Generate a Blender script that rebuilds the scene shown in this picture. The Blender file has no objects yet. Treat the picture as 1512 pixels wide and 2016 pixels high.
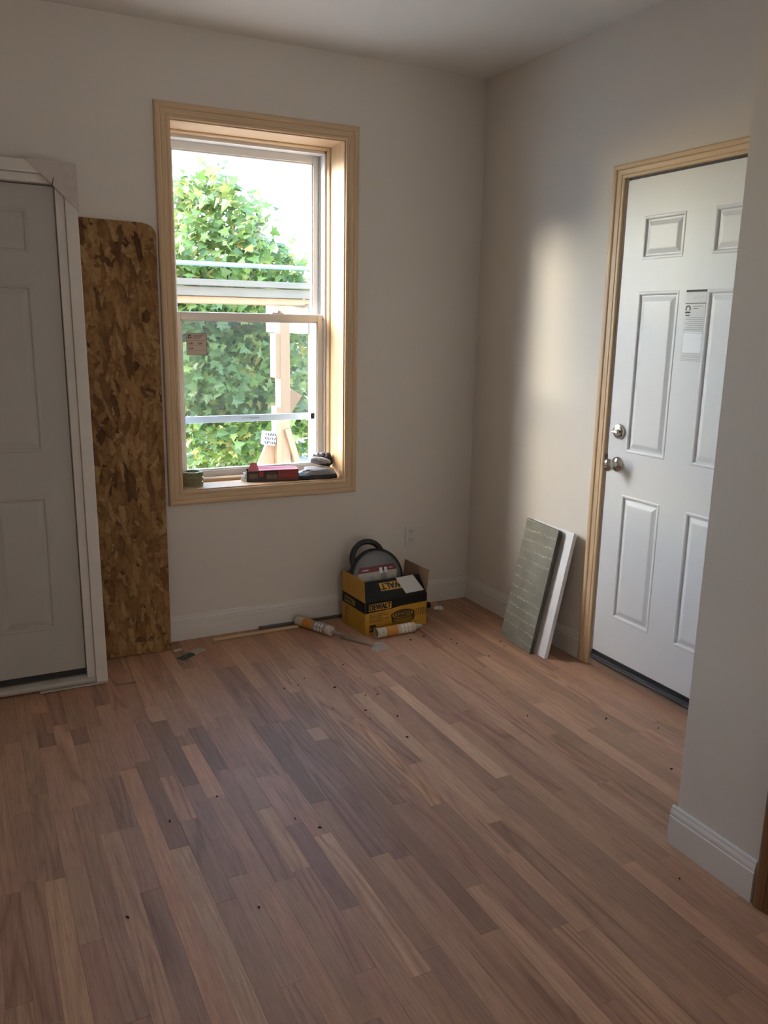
import bpy, bmesh, math, random
from mathutils import Vector, Matrix, noise
random.seed(7)
SC = bpy.context.scene
COL = SC.collection
R = math.radians

# ------------------------------------------------------------------ camera
CAM = (-2.4744, -3.7865, 1.5033)
yaw, pitch, roll, FPX = 0.4735, -0.2230, 0.0182, 1626.17
fw = Vector((math.sin(yaw)*math.cos(pitch), math.cos(yaw)*math.cos(pitch), math.sin(pitch)))
rt = fw.cross(Vector((0, 0, 1))).normalized()
up = rt.cross(fw)
r2 = math.cos(roll)*rt + math.sin(roll)*up
u2 = -math.sin(roll)*rt + math.cos(roll)*up
cd = bpy.data.cameras.new('camera')
cam = bpy.data.objects.new('camera', cd)
COL.objects.link(cam)
cam.matrix_world = Matrix(((r2.x, u2.x, -fw.x, CAM[0]), (r2.y, u2.y, -fw.y, CAM[1]), (r2.z, u2.z, -fw.z, CAM[2]), (0, 0, 0, 1)))
cd.sensor_fit = 'VERTICAL'
cd.sensor_height = 34.6
cd.lens = FPX/2016*34.6
cd.clip_start = 0.02
SC.camera = cam

# ------------------------------------------------------------------ sky, sun, added fill behind the camera, exposure
SUN_DIR = Vector((-0.835, 0.551, 0.2217)).normalized()      # towards the sun
SUN_POWER, SUN_ANGLE, SKY_POWER = 5.6, 11.0, 3.9
REAR_POWER = 37.0
w = bpy.data.worlds.new('world')
SC.world = w
w.use_nodes = True
nt = w.node_tree
bg = nt.nodes['Background']
sk = nt.nodes.new('ShaderNodeTexSky')
sk.sky_type = 'NISHITA'
sk.sun_disc = False
sk.sun_elevation = R(36)
sk.sun_rotation = math.atan2(SUN_DIR.x, SUN_DIR.y)
sk.air_density, sk.dust_density, sk.ozone_density = 1.0, 1.2, 1.0
nt.links.new(sk.outputs[0], bg.inputs['Color'])
bg.inputs['Strength'].default_value = SKY_POWER
sl = bpy.data.lights.new('sun', 'SUN')
sl.energy, sl.angle, sl.color = SUN_POWER, R(SUN_ANGLE), (1.0, 0.86, 0.66)
so = bpy.data.objects.new('sun', sl)
COL.objects.link(so)
so.rotation_euler = SUN_DIR.to_track_quat('Z', 'Y').to_euler()


def fill_light(name, loc, direction, sx, sy, power, color):
    l = bpy.data.lights.new(name, 'AREA')
    l.shape, l.size, l.size_y, l.energy, l.color = 'RECTANGLE', sx, sy, power, color
    o = bpy.data.objects.new(name, l)
    COL.objects.link(o)
    o.location = loc
    o.rotation_euler = (-Vector(direction)).to_track_quat('Z', 'Y').to_euler()
    return o


fill_light('rear_fill_light', (-1.3, -6.02, 1.1), (-0.05, 0.55, 1), 0.9, 1.9, REAR_POWER, (1.0, 0.93, 0.87))  # added fill lamp aimed up at the ceiling; the rear doorway is invented
SC.view_settings.view_transform = 'Standard'
SC.view_settings.look = 'None'
SC.view_settings.exposure = 0.12
SC.view_settings.gamma = 1.0
SC.view_settings.use_curve_mapping = False


# ------------------------------------------------------------------ helpers
class B:
    """Collects vertices and faces in world space; build() links them as ONE mesh object."""

    def __init__(self, M=None):
        self.v, self.f, self.m, self.M = [], [], [], M or Matrix()

    def add(self, vs, fs, mat=0):
        n = len(self.v)
        self.v += [self.M @ Vector(p) for p in vs]
        self.f += [tuple(i+n for i in f) for f in fs]
        self.m += [mat]*len(fs)
        return self

    def box(self, x0, x1, y0, y1, z0, z1, mat=0):
        return self.add([(x0, y0, z0), (x1, y0, z0), (x1, y1, z0), (x0, y1, z0), (x0, y0, z1), (x1, y0, z1), (x1, y1, z1), (x0, y1, z1)],
                        [(0, 3, 2, 1), (4, 5, 6, 7), (0, 1, 5, 4), (1, 2, 6, 5), (2, 3, 7, 6), (3, 0, 4, 7)], mat)

    def rbox(self, c, s, rot, mat=0):
        M0 = self.M
        self.M = M0 @ Matrix.Translation(c) @ rot
        self.box(-s[0]/2, s[0]/2, -s[1]/2, s[1]/2, -s[2]/2, s[2]/2, mat)
        self.M = M0
        return self

    def sweep(self, prof, A, Bp, e_u, e_t, m0=0.0, m1=0.0, mat=0):
        """closed profile (u,t) swept from A to Bp; m0/m1 = how far each end slides outwards per unit u (mitre)"""
        A, Bp, e_u, e_t = Vector(A), Vector(Bp), Vector(e_u), Vector(e_t)
        d = (Bp-A).normalized()
        vs = [A + e_u*u + e_t*t - d*u*m0 for u, t in prof] + [Bp + e_u*u + e_t*t + d*u*m1 for u, t in prof]
        n = len(prof)
        fs = [(i, (i+1) % n, n+(i+1) % n, n+i) for i in range(n)] + [tuple(range(n))[::-1], tuple(range(n, 2*n))]
        return self.add(vs, fs, mat)

    def poly(self, pts, d, mat=0):
        """flat polygon (3D points) given thickness vector d"""
        n = len(pts)
        d = Vector(d)
        vs = [Vector(p) for p in pts] + [Vector(p)+d for p in pts]
        return self.add(vs, [tuple(range(n))[::-1], tuple(range(n, 2*n))] + [(i, (i+1) % n, n+(i+1) % n, n+i) for i in range(n)], mat)

    def lathe(self, prof, M=None, seg=24, mat=0):
        """(r,z) profile round local z"""
        M = M or Matrix()
        vs, fs, rings = [], [], []
        for r, z in prof:
            if r < 1e-6:
                rings.append([len(vs)])
                vs.append(M @ Vector((0, 0, z)))
            else:
                rings.append(list(range(len(vs), len(vs)+seg)))
                vs += [M @ Vector((r*math.cos(2*math.pi*k/seg), r*math.sin(2*math.pi*k/seg), z)) for k in range(seg)]
        for a, b in zip(rings, rings[1:]):
            for k in range(seg):
                k2 = (k+1) % seg
                if len(a) == 1 and len(b) == 1:
                    continue
                if len(a) == 1:
                    fs.append((a[0], b[k2], b[k]))
                elif len(b) == 1:
                    fs.append((a[k], a[k2], b[0]))
                else:
                    fs.append((a[k], a[k2], b[k2], b[k]))
        return self.add(vs, fs, mat)

    def tube(self, pts, rad, seg=8, mat=0, closed=False):
        pts = [Vector(p) for p in pts]
        n = len(pts)
        rad = rad if isinstance(rad, (list, tuple)) else [rad]*n
        vs, fs = [], []
        ref = None
        for i, p in enumerate(pts):
            a = pts[i-1] if (i > 0 or closed) else p
            b = pts[(i+1) % n] if (i < n-1 or closed) else p
            t = (b-a).normalized()
            if ref is None:
                ref = t.orthogonal().normalized()
            ref = (ref - t*ref.dot(t)).normalized()
            q = t.cross(ref)
            vs += [p + (ref*math.cos(2*math.pi*k/seg) + q*math.sin(2*math.pi*k/seg))*rad[i] for k in range(seg)]
        for i in range(n if closed else n-1):
            j = (i+1) % n
            fs += [(i*seg+k, i*seg+(k+1) % seg, j*seg+(k+1) % seg, j*seg+k) for k in range(seg)]
        if not closed:
            fs += [tuple(range(seg))[::-1], tuple(range((n-1)*seg, n*seg))]
        return self.add(vs, fs, mat)

    def grid(self, fn, nu, nv, mat=0):
        vs = [fn(i/nu, j/nv) for j in range(nv+1) for i in range(nu+1)]
        fs = [(j*(nu+1)+i, j*(nu+1)+i+1, (j+1)*(nu+1)+i+1, (j+1)*(nu+1)+i) for j in range(nv) for i in range(nu)]
        return self.add(vs, fs, mat)

    def build(self, name, mats, parent=None, loc=None, bevel=0, smooth=False, seg=2, fix=True):
        base = Vector(parent['_o']) if parent else Vector((0, 0, 0))
        o3 = Vector(loc) if loc else base
        me = bpy.data.meshes.new(name)
        me.from_pydata([tuple(p-o3) for p in self.v], [], self.f)
        mats = mats if isinstance(mats, (list, tuple)) else [mats]
        for m in mats:
            me.materials.append(m)
        me.polygons.foreach_set('material_index', self.m)
        if fix:
            bm = bmesh.new()
            bm.from_mesh(me)
            bmesh.ops.recalc_face_normals(bm, faces=bm.faces)
            bm.to_mesh(me)
            bm.free()
        if smooth:
            me.polygons.foreach_set('use_smooth', [True]*len(me.polygons))
        o = bpy.data.objects.new(name, me)
        COL.objects.link(o)
        o.location = o3-base
        if parent:
            o.parent = parent
        o['_o'] = tuple(o3)
        if bevel:
            md = o.modifiers.new('bevel', 'BEVEL')
            md.width, md.segments, md.limit_method = bevel, seg, 'ANGLE'
            md.angle_limit = R(40)
        if smooth:
            try:
                me.set_sharp_from_angle(angle=R(42))
            except Exception:
                pass
        return o


def tag(o, label=None, cat=None, group=None, kind=None):
    for k, v in (('label', label), ('category', cat), ('group', group), ('kind', kind)):
        if v:
            o[k] = v
    return o


def thing(name, loc, label=None, cat=None, group=None, kind=None):
    o = bpy.data.objects.new(name, None)
    COL.objects.link(o)
    o.location = loc
    o.empty_display_size = 0.05
    o['_o'] = tuple(loc)
    return tag(o, label, cat, group, kind)


def frame(o, x, y, z):
    """matrix whose columns are the given axes"""
    x, y, z = Vector(x), Vector(y), Vector(z)
    return Matrix(((x.x, y.x, z.x, o[0]), (x.y, y.y, z.y, o[1]), (x.z, y.z, z.z, o[2]), (0, 0, 0, 1)))


def text_mesh(body, size, bold=0.0, sx=1.0):
    cu = bpy.data.curves.new('t', 'FONT')
    cu.body, cu.size, cu.offset, cu.extrude = body, size, bold, 0.0002
    cu.align_x, cu.align_y = 'LEFT', 'BOTTOM_BASELINE'
    cu.resolution_u = 3
    ob = bpy.data.objects.new('t', cu)
    COL.objects.link(ob)
    dg = bpy.context.evaluated_depsgraph_get()
    me = bpy.data.meshes.new_from_object(ob.evaluated_get(dg))
    vs = [(v.co.x*sx, v.co.y, v.co.z) for v in me.vertices]
    fs = [tuple(p.vertices) for p in me.polygons]
    bpy.data.objects.remove(ob)
    bpy.data.curves.remove(cu)
    bpy.data.meshes.remove(me)
    return vs, fs


def put_text(b, body, size, M, mat=0, bold=0.0, sx=1.0, width=None):
    vs, fs = text_mesh(body, size, 0.0, sx)
    if width:
        x0, x1 = min(v[0] for v in vs), max(v[0] for v in vs)
        vs = [((v[0]-x0)*width/(x1-x0), v[1], v[2]) for v in vs]
    M0 = b.M
    for k in ((-1, 0, 1) if bold else (0,)):          # heavier strokes by overprinting
        for j in ((-1, 0, 1) if bold else (0,)):
            b.M = M0 @ M @ Matrix.Translation((k*bold, j*bold*0.6, 0.00002*(k+3*j)))
            b.add(vs, fs, mat)
    b.M = M0


# ------------------------------------------------------------------ materials
def mat_new(name):
    m = bpy.data.materials.new(name)
    m.use_nodes = True
    return m, m.node_tree, m.node_tree.nodes['Principled BSDF']


def nd(nt, t, **kw):
    n = nt.nodes.new(t)
    for k, v in kw.items():
        if k in n.inputs:
            n.inputs[k].default_value = v
        else:
            setattr(n, k, v)
    return n


def ramp(nt, fac, stops):
    r = nt.nodes.new('ShaderNodeValToRGB')
    e = r.color_ramp.elements
    while len(e) < len(stops):
        e.new(0.5)
    for q, (p, c) in zip(e, stops):
        q.position = p
        q.color = (*c, 1) if len(c) == 3 else c
    nt.links.new(fac, r.inputs[0])
    return r.outputs[0]


def mixc(nt, fac, a, b, mode='MIX'):
    m = nt.nodes.new('ShaderNodeMix')
    m.data_type, m.blend_type = 'RGBA', mode
    for s, v in ((m.inputs[0], fac), (m.inputs[6], a), (m.inputs[7], b)):
        if isinstance(v, bpy.types.NodeSocket):
            nt.links.new(v, s)
        elif isinstance(v, (int, float)):
            s.default_value = v
        else:
            s.default_value = (*v, 1)
    return m.outputs[2]


def coords(nt, scale, kind='Object', rand=0.0, rot=(0, 0, 0)):
    tc = nt.nodes.new('ShaderNodeTexCoord')
    src = tc.outputs[kind]
    if rand:
        oi = nt.nodes.new('ShaderNodeObjectInfo')
        ml = nd(nt, 'ShaderNodeMath', operation='MULTIPLY')
        ml.inputs[1].default_value = rand
        nt.links.new(oi.outputs['Random'], ml.inputs[0])
        va = nd(nt, 'ShaderNodeVectorMath', operation='ADD')
        nt.links.new(src, va.inputs[0])
        nt.links.new(ml.outputs[0], va.inputs[1])
        src = va.outputs[0]
    mp = nt.nodes.new('ShaderNodeMapping')
    mp.inputs['Scale'].default_value = scale
    mp.inputs['Rotation'].default_value = rot
    nt.links.new(src, mp.inputs['Vector'])
    return mp.outputs[0]


def noise_t(nt, vec, scale, detail=4, rough=0.55, dist=0.0):
    n = nt.nodes.new('ShaderNodeTexNoise')
    n.inputs['Scale'].default_value, n.inputs['Detail'].default_value = scale, detail
    n.inputs['Roughness'].default_value, n.inputs['Distortion'].default_value = rough, dist
    nt.links.new(vec, n.inputs['Vector'])
    return n.outputs['Fac']


def bump(nt, bs, h, strength=0.2, dist=0.002):
    b = nt.nodes.new('ShaderNodeBump')
    b.inputs['Strength'].default_value, b.inputs['Distance'].default_value = strength, dist
    nt.links.new(h, b.inputs['Height'])
    nt.links.new(b.outputs[0], bs.inputs['Normal'])


def plain(name, col, rough=0.5, metal=0.0, var=0.0, vscale=8.0, bmp=0.0, bscale=200.0, spec=0.5):
    m, t, bs = mat_new(name)
    bs.inputs['Roughness'].default_value, bs.inputs['Metallic'].default_value = rough, metal
    bs.inputs['Specular IOR Level'].default_value = spec
    bs.inputs['Base Color'].default_value = (*col, 1)
    v = coords(t, (1, 1, 1))
    if var:
        n = noise_t(t, v, vscale, 5)
        c = ramp(t, n, [(0.3, tuple(x*(1-var) for x in col)), (0.7, tuple(min(1, x*(1+var)) for x in col))])
        t.links.new(c, bs.inputs['Base Color'])
    if bmp:
        bump(t, bs, noise_t(t, v, bscale, 3), bmp, 0.001)
    return m


def pine(name, axis, c0=(0.58, 0.40, 0.235), c1=(0.68, 0.49, 0.305), knots=False, rough=0.5):
    """clear pine, growth bands running along axis 0/1/2"""
    m, t, bs = mat_new(name)
    sc = [26.0, 26.0, 26.0]
    sc[axis] = 1.1
    v = coords(t, sc, rand=7.0)
    n1 = noise_t(t, v, 1.0, 5, 0.5, 0.6)
    fs = [240.0]*3
    fs[axis] = 5.0
    n2 = noise_t(t, coords(t, fs, rand=3.0), 1.0, 2)
    c = ramp(t, n1, [(0.30, c0), (0.45, c1), (0.55, tuple(0.5*(a+b) for a, b in zip(c0, c1))), (0.68, c1)])
    c = mixc(t, ramp(t, n2, [(0.5, (0, 0, 0)), (0.9, (0.8, 0.8, 0.8))]), c, tuple(x*0.8 for x in c0))
    if knots:
        ks = [7.0, 7.0, 7.0]
        ks[axis] = 3.4
        vo = nd(t, 'ShaderNodeTexVoronoi', Scale=1.0, Randomness=1.0)
        t.links.new(coords(t, ks), vo.inputs['Vector'])
        k = ramp(t, vo.outputs['Distance'], [(0.05, (1, 1, 1)), (0.13, (0, 0, 0))])
        c = mixc(t, k, c, (0.30, 0.16, 0.08))
    t.links.new(c, bs.inputs['Base Color'])
    bs.inputs['Roughness'].default_value = rough
    bump(t, bs, n2, 0.08, 0.0006)
    return m


def paint_mat(name, col, bmp=0.06):
    m, t, bs = mat_new(name)
    v = coords(t, (1, 1, 1), 'Object')
    n = noise_t(t, v, 1.3, 3)
    t.links.new(ramp(t, n, [(0.3, tuple(x*0.975 for x in col)), (0.7, col)]), bs.inputs['Base Color'])
    bs.inputs['Roughness'].default_value = 0.62
    bs.inputs['Specular IOR Level'].default_value = 0.3
    bump(t, bs, noise_t(t, v, 420.0, 3), bmp, 0.0008)
    return m


def oak_mat():
    m, t, bs = mat_new('sanded_oak')
    at = nd(t, 'ShaderNodeAttribute', attribute_name='tone')
    sd = nd(t, 'ShaderNodeAttribute', attribute_name='seed')
    geo = nd(t, 'ShaderNodeNewGeometry')
    va = nd(t, 'ShaderNodeVectorMath', operation='ADD')
    t.links.new(geo.outputs['Position'], va.inputs[0])
    t.links.new(sd.outputs['Vector'], va.inputs[1])

    def mp(s):
        n = t.nodes.new('ShaderNodeMapping')
        n.inputs['Scale'].default_value = s
        t.links.new(va.outputs[0], n.inputs['Vector'])
        return n.outputs[0]
    # cathedral bands: level lines of a field stretched along the board
    f = noise_t(t, mp((9.0, 0.7, 1)), 1.0, 2, 0.45, 0.3)
    ml = nd(t, 'ShaderNodeMath', operation='MULTIPLY')
    ml.inputs[1].default_value = 11.0
    t.links.new(f, ml.inputs[0])
    fr = nd(t, 'ShaderNodeMath', operation='PINGPONG')
    fr.inputs[1].default_value = 0.5
    t.links.new(ml.outputs[0], fr.inputs[0])
    band = ramp(t, fr.outputs[0], [(0.0, (1, 1, 1)), (0.16, (0.45, 0.45, 0.45)), (0.42, (0, 0, 0))])
    figs = nd(t, 'ShaderNodeSeparateXYZ')
    t.links.new(sd.outputs['Vector'], figs.inputs[0])
    fg = nd(t, 'ShaderNodeMath', operation='FRACT')
    t.links.new(figs.outputs['X'], fg.inputs[0])
    fgr = ramp(t, fg.outputs[0], [(0.45, (0.12, 0.12, 0.12)), (0.95, (0.75, 0.75, 0.75))])
    fine = noise_t(t, mp((170, 5, 1)), 1.0, 3, 0.6)
    pores = ramp(t, noise_t(t, mp((420, 14, 1)), 1.0, 2), [(0.52, (0, 0, 0)), (0.66, (1, 1, 1))])
    c = mixc(t, mixc(t, 1.0, band, fgr, 'MULTIPLY'), at.outputs['Color'], mixc(t, 1.0, at.outputs['Color'], (0.50, 0.44, 0.42), 'MULTIPLY'))
    c = mixc(t, 1.0, c, ramp(t, fine, [(0.3, (0.82, 0.80, 0.79)), (0.7, (1.10, 1.09, 1.08))]), 'MULTIPLY')
    c = mixc(t, mixc(t, 1.0, pores, (0.35, 0.35, 0.35), 'MULTIPLY'), c, mixc(t, 1.0, c, (0.55, 0.5, 0.5), 'MULTIPLY'))
    # old water and finish stains of their own shape
    st = noise_t(t, coords(t, (1.5, 1.1, 1)), 1.7, 5, 0.6, 0.4)
    c = mixc(t, ramp(t, st, [(0.52, (0, 0, 0)), (0.70, (0.55, 0.55, 0.55))]), c, mixc(t, 1.0, c, (0.72, 0.67, 0.70), 'MULTIPLY'))
    t.links.new(c, bs.inputs['Base Color'])
    bs.inputs['Roughness'].default_value = 0.55
    bs.inputs['Specular IOR Level'].default_value = 0.32
    bump(t, bs, fine, 0.10, 0.0008)
    return m


def osb_mat():
    """pressed strands: three sets of long Voronoi cells at different turns, picked by a coarse cell mask"""
    m, t, bs = mat_new('strand_board')
    cols = []
    for k, (ang, sx, sz) in enumerate(((1.35, 46, 15), (-0.75, 44, 13), (0.55, 48, 14), (-0.18, 50, 13), (0.16, 46, 11))):
        vo = nd(t, 'ShaderNodeTexVoronoi', Scale=1.0, Randomness=1.0, voronoi_dimensions='2D')
        v = coords(t, (1, 1, 1), rot=(R(90), 0, 0))
        mp = t.nodes.new('ShaderNodeMapping')
        mp.inputs['Rotation'].default_value = (0, 0, ang)
        mp.inputs['Location'].default_value = (k*3.7, k*1.3, 0)
        t.links.new(v, mp.inputs['Vector'])
        m2 = t.nodes.new('ShaderNodeMapping')
        m2.inputs['Scale'].default_value = (sx, sz, 1)
        dn = nd(t, 'ShaderNodeVectorMath', operation='ADD')
        t.links.new(mp.outputs[0], dn.inputs[0])
        nz = t.nodes.new('ShaderNodeTexNoise')
        nz.inputs['Scale'].default_value = 26
        t.links.new(mp.outputs[0], nz.inputs['Vector'])
        sc = nd(t, 'ShaderNodeVectorMath', operation='SCALE')
        sc.inputs['Scale'].default_value = 0.022
        t.links.new(nz.outputs['Color'], sc.inputs[0])
        t.links.new(sc.outputs[0], dn.inputs[1])
        t.links.new(dn.outputs[0], m2.inputs['Vector'])
        t.links.new(m2.outputs[0], vo.inputs['Vector'])
        sep = nd(t, 'ShaderNodeSeparateColor')
        t.links.new(vo.outputs['Color'], sep.inputs[0])
        base = ramp(t, sep.outputs[0], [(0.02, (0.11, 0.05, 0.022)), (0.09, (0.20, 0.10, 0.04)), (0.35, (0.285, 0.155, 0.062)), (0.7, (0.345, 0.195, 0.08)), (0.97, (0.42, 0.26, 0.12))])
        edge = ramp(t, vo.outputs['Distance'], [(0.42, (1, 1, 1)), (0.75, (0.72, 0.68, 0.62))])
        cols.append((mixc(t, 1.0, base, edge, 'MULTIPLY'), sep.outputs[1], m2))
    c = cols[0][0]
    for k in (1, 2, 3, 4):
        pick = ramp(t, cols[k][1], [(0.55, (0, 0, 0)), (0.56, (1, 1, 1))])
        c = mixc(t, pick, c, cols[k][0])
    g = noise_t(t, coords(t, (60, 60, 60)), 1.0, 5, 0.65)
    c = mixc(t, 1.0, c, ramp(t, g, [(0.3, (0.72, 0.70, 0.66)), (0.65, (1.06, 1.05, 1.03))]), 'MULTIPLY')
    t.links.new(c, bs.inputs['Base Color'])
    bs.inputs['Roughness'].default_value = 0.7
    bs.inputs['Specular IOR Level'].default_value = 0.2
    bump(t, bs, g, 0.25, 0.0015)
    return m


def board_mat():
    """grey-green fibre board face with pale printed lines running across it (z = along the board)"""
    m, t, bs = mat_new('grey_fibre_board')
    v = coords(t, (1, 1, 1), 'UV')
    sep = nd(t, 'ShaderNodeSeparateXYZ')
    t.links.new(v, sep.inputs[0])
    base = ramp(t, noise_t(t, v, 9.0, 5), [(0.3, (0.175, 0.168, 0.135)), (0.7, (0.255, 0.247, 0.205))])
    # rows of pale scuffs
    ml = nd(t, 'ShaderNodeMath', operation='MULTIPLY')
    ml.inputs[1].default_value = 21.0
    t.links.new(sep.outputs['Y'], ml.inputs[0])
    wob = noise_t(t, v, 3.0, 2)
    ad = nd(t, 'ShaderNodeMath', operation='ADD')
    t.links.new(ml.outputs[0], ad.inputs[0])
    t.links.new(wob, ad.inputs[1])
    frc = nd(t, 'ShaderNodeMath', operation='FRACT')
    t.links.new(ad.outputs[0], frc.inputs[0])
    row = ramp(t, frc.outputs[0], [(0.0, (0, 0, 0)), (0.05, (1, 1, 1)), (0.16, (1, 1, 1)), (0.26, (0, 0, 0))])
    mp = t.nodes.new('ShaderNodeMapping')
    mp.inputs['Scale'].default_value = (110, 150, 1)
    t.links.new(v, mp.inputs['Vector'])
    gl = ramp(t, noise_t(t, mp.outputs[0], 1.0, 3), [(0.5, (0, 0, 0)), (0.6, (1, 1, 1))])
    fade = ramp(t, noise_t(t, v, 5.0, 3), [(0.36, (0.0, 0.0, 0.0)), (0.56, (0.95, 0.95, 0.95))])
    f = mixc(t, 1.0, mixc(t, 1.0, row, gl, 'MULTIPLY'), fade, 'MULTIPLY')
    t.links.new(mixc(t, f, base, (0.62, 0.60, 0.50)), bs.inputs['Base Color'])
    bs.inputs['Roughness'].default_value = 0.75
    bump(t, bs, noise_t(t, v, 90.0, 3), 0.2, 0.001)
    return m


def glass_mat():
    m, t, bs = mat_new('window_glass')
    out = t.nodes['Material Output']
    tr = nd(t, 'ShaderNodeBsdfTransparent')
    tr.inputs[0].default_value = (0.94, 0.965, 0.95, 1)
    gl = nd(t, 'ShaderNodeBsdfGlossy', Roughness=0.02)
    lw = nd(t, 'ShaderNodeLayerWeight', Blend=0.5)
    pw = nd(t, 'ShaderNodeMath', operation='POWER')
    pw.inputs[1].default_value = 4.0
    t.links.new(lw.outputs['Facing'], pw.inputs[0])
    fr = nd(t, 'ShaderNodeMath', operation='MULTIPLY_ADD')
    fr.inputs[1].default_value, fr.inputs[2].default_value = 0.55, 0.03
    t.links.new(pw.outputs[0], fr.inputs[0])
    mx = t.nodes.new('ShaderNodeMixShader')
    t.links.new(fr.outputs[0], mx.inputs[0])
    t.links.new(tr.outputs[0], mx.inputs[1])
    t.links.new(gl.outputs[0], mx.inputs[2])
    t.links.new(mx.outputs[0], out.inputs['Surface'])
    return m


def see_through(name, col, alpha, rough=0.4):
    m, t, bs = mat_new(name)
    out = t.nodes['Material Output']
    bs.inputs['Base Color'].default_value = (*col, 1)
    bs.inputs['Roughness'].default_value = rough
    tr = nd(t, 'ShaderNodeBsdfTransparent')
    mx = t.nodes.new('ShaderNodeMixShader')
    mx.inputs[0].default_value = alpha
    t.links.new(tr.outputs[0], mx.inputs[1])
    t.links.new(bs.outputs[0], mx.inputs[2])
    t.links.new(mx.outputs[0], out.inputs['Surface'])
    return m


def leaf_mat():
    m, t, bs = mat_new('maple_leaf')
    out = t.nodes['Material Output']
    geo = nd(t, 'ShaderNodeNewGeometry')
    isl = geo.outputs['Random Per Island']
    c = ramp(t, isl, [(0.0, (0.065, 0.10, 0.028)), (0.4, (0.115, 0.168, 0.042)), (0.75, (0.185, 0.235, 0.06)), (0.92, (0.30, 0.29, 0.075)), (1.0, (0.40, 0.29, 0.075))])
    t.links.new(c, bs.inputs['Base Color'])
    bs.inputs['Roughness'].default_value = 0.45
    tl = nd(t, 'ShaderNodeBsdfTranslucent')
    t.links.new(mixc(t, 1.0, c, (1.15, 1.25, 0.95), 'MULTIPLY'), tl.inputs[0])
    mx = t.nodes.new('ShaderNodeMixShader')
    mx.inputs[0].default_value = 0.45
    t.links.new(bs.outputs[0], mx.inputs[1])
    t.links.new(tl.outputs[0], mx.inputs[2])
    t.links.new(mx.outputs[0], out.inputs['Surface'])
    return m


M_wall = paint_mat('wall_paint', (0.74, 0.69, 0.63))
M_ceil = paint_mat('ceiling_paint', (0.84, 0.81, 0.77))
M_trim = plain('white_trim_paint', (0.74, 0.71, 0.67), 0.42, var=0.02)
M_pine = [pine('pine_x', 0), pine('pine_y', 1), pine('pine_z', 2)]
M_jamb = [pine('jamb_pine_x', 0, (0.50, 0.31, 0.155), (0.60, 0.40, 0.22)), None, pine('jamb_pine_z', 2, (0.50, 0.31, 0.155), (0.60, 0.40, 0.22), knots=True)]
M_brown = pine('brown_stained_wood', 2, (0.16, 0.075, 0.028), (0.22, 0.11, 0.045))
M_oak = oak_mat()
M_sub = plain('subfloor_dark', (0.05, 0.032, 0.024), 0.9)
M_vinyl = plain('white_vinyl', (0.78, 0.75, 0.72), 0.38)
M_liner = plain('grey_jamb_liner', (0.42, 0.43, 0.43), 0.4)
M_glass = glass_mat()
M_alu = plain('grey_screen_frame', (0.66, 0.70, 0.76), 0.45)
M_mesh = see_through('insect_mesh', (0.22, 0.23, 0.24), 0.22, 0.8)
M_door = plain('white_steel_door', (0.74, 0.745, 0.76), 0.40, var=0.015, vscale=3, bmp=0.03, bscale=60)
M_primed = plain('primed_door_grey', (0.44, 0.42, 0.385), 0.5, var=0.03, vscale=4, bmp=0.05, bscale=120)
M_frame = plain('primed_frame', (0.70, 0.655, 0.60), 0.6, var=0.04, vscale=9, bmp=0.05, bscale=80)
M_card = plain('kraft_card', (0.30, 0.19, 0.115), 0.85, var=0.05, vscale=30)
M_cardw = plain('grey_cardboard', (0.55, 0.50, 0.46), 0.85, var=0.05, vscale=30)
M_nickel = plain('satin_nickel', (0.62, 0.59, 0.55), 0.16, 1.0)
M_black = plain('black_rubber', (0.012, 0.012, 0.013), 0.55)
M_ink = plain('black_ink', (0.02, 0.02, 0.03), 0.6)
M_grey_ink = plain('grey_ink', (0.40, 0.40, 0.42), 0.6)
M_paper = plain('white_paper', (0.80, 0.80, 0.79), 0.6)
M_pink = plain('window_label_paper', (0.55, 0.47, 0.42), 0.7)
M_yellow = plain('carton_yellow', (0.52, 0.27, 0.022), 0.5, var=0.04, vscale=14)
M_cblack = plain('carton_black', (0.009, 0.010, 0.010), 0.5, var=0.1, vscale=10, spec=0.25)
M_osb = osb_mat()
M_fibre = board_mat()
M_bside = plain('board_edge', (0.10, 0.095, 0.075), 0.8, var=0.1, vscale=40)
M_bwhite = plain('white_board', (0.78, 0.79, 0.80), 0.6, var=0.03, vscale=8)
M_nail = plain('coated_nail', (0.34, 0.32, 0.17), 0.4, 0.35, var=0.2, vscale=60)
M_red = plain('red_print', (0.30, 0.028, 0.02), 0.45, var=0.08, vscale=20)
M_dark = plain('dark_print', (0.028, 0.02, 0.018), 0.45, var=0.2, vscale=25)
M_film = see_through('clear_film', (0.80, 0.80, 0.82), 0.28, 0.25)
M_knit = plain('grey_knit', (0.30, 0.30, 0.32), 0.9, var=0.12, vscale=60, bmp=0.5, bscale=900)
M_nitrile = plain('black_coating', (0.013, 0.014, 0.017), 0.6, bmp=0.3, bscale=500)
M_tube = plain('tube_orange', (0.58, 0.25, 0.045), 0.42, var=0.06, vscale=20)
M_tubew = plain('tube_cream', (0.62, 0.52, 0.40), 0.45, var=0.06, vscale=20)
M_tubeg = plain('tube_grey', (0.32, 0.30, 0.28), 0.5)
M_shim = pine('weathered_shim', 1, (0.20, 0.155, 0.11), (0.30, 0.24, 0.18))
M_lidp = plain('grey_package', (0.15, 0.15, 0.15), 0.35, var=0.06, vscale=15)
M_maroon = plain('maroon_band', (0.16, 0.035, 0.04), 0.45)
M_tan = plain('tan_print', (0.50, 0.45, 0.38), 0.5)
M_green = plain('dark_green_film', (0.02, 0.05, 0.03), 0.35)
M_chip = plain('dark_chip', (0.035, 0.022, 0.016), 0.85)
M_chipw = plain('pale_chip', (0.55, 0.50, 0.46), 0.85)
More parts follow.
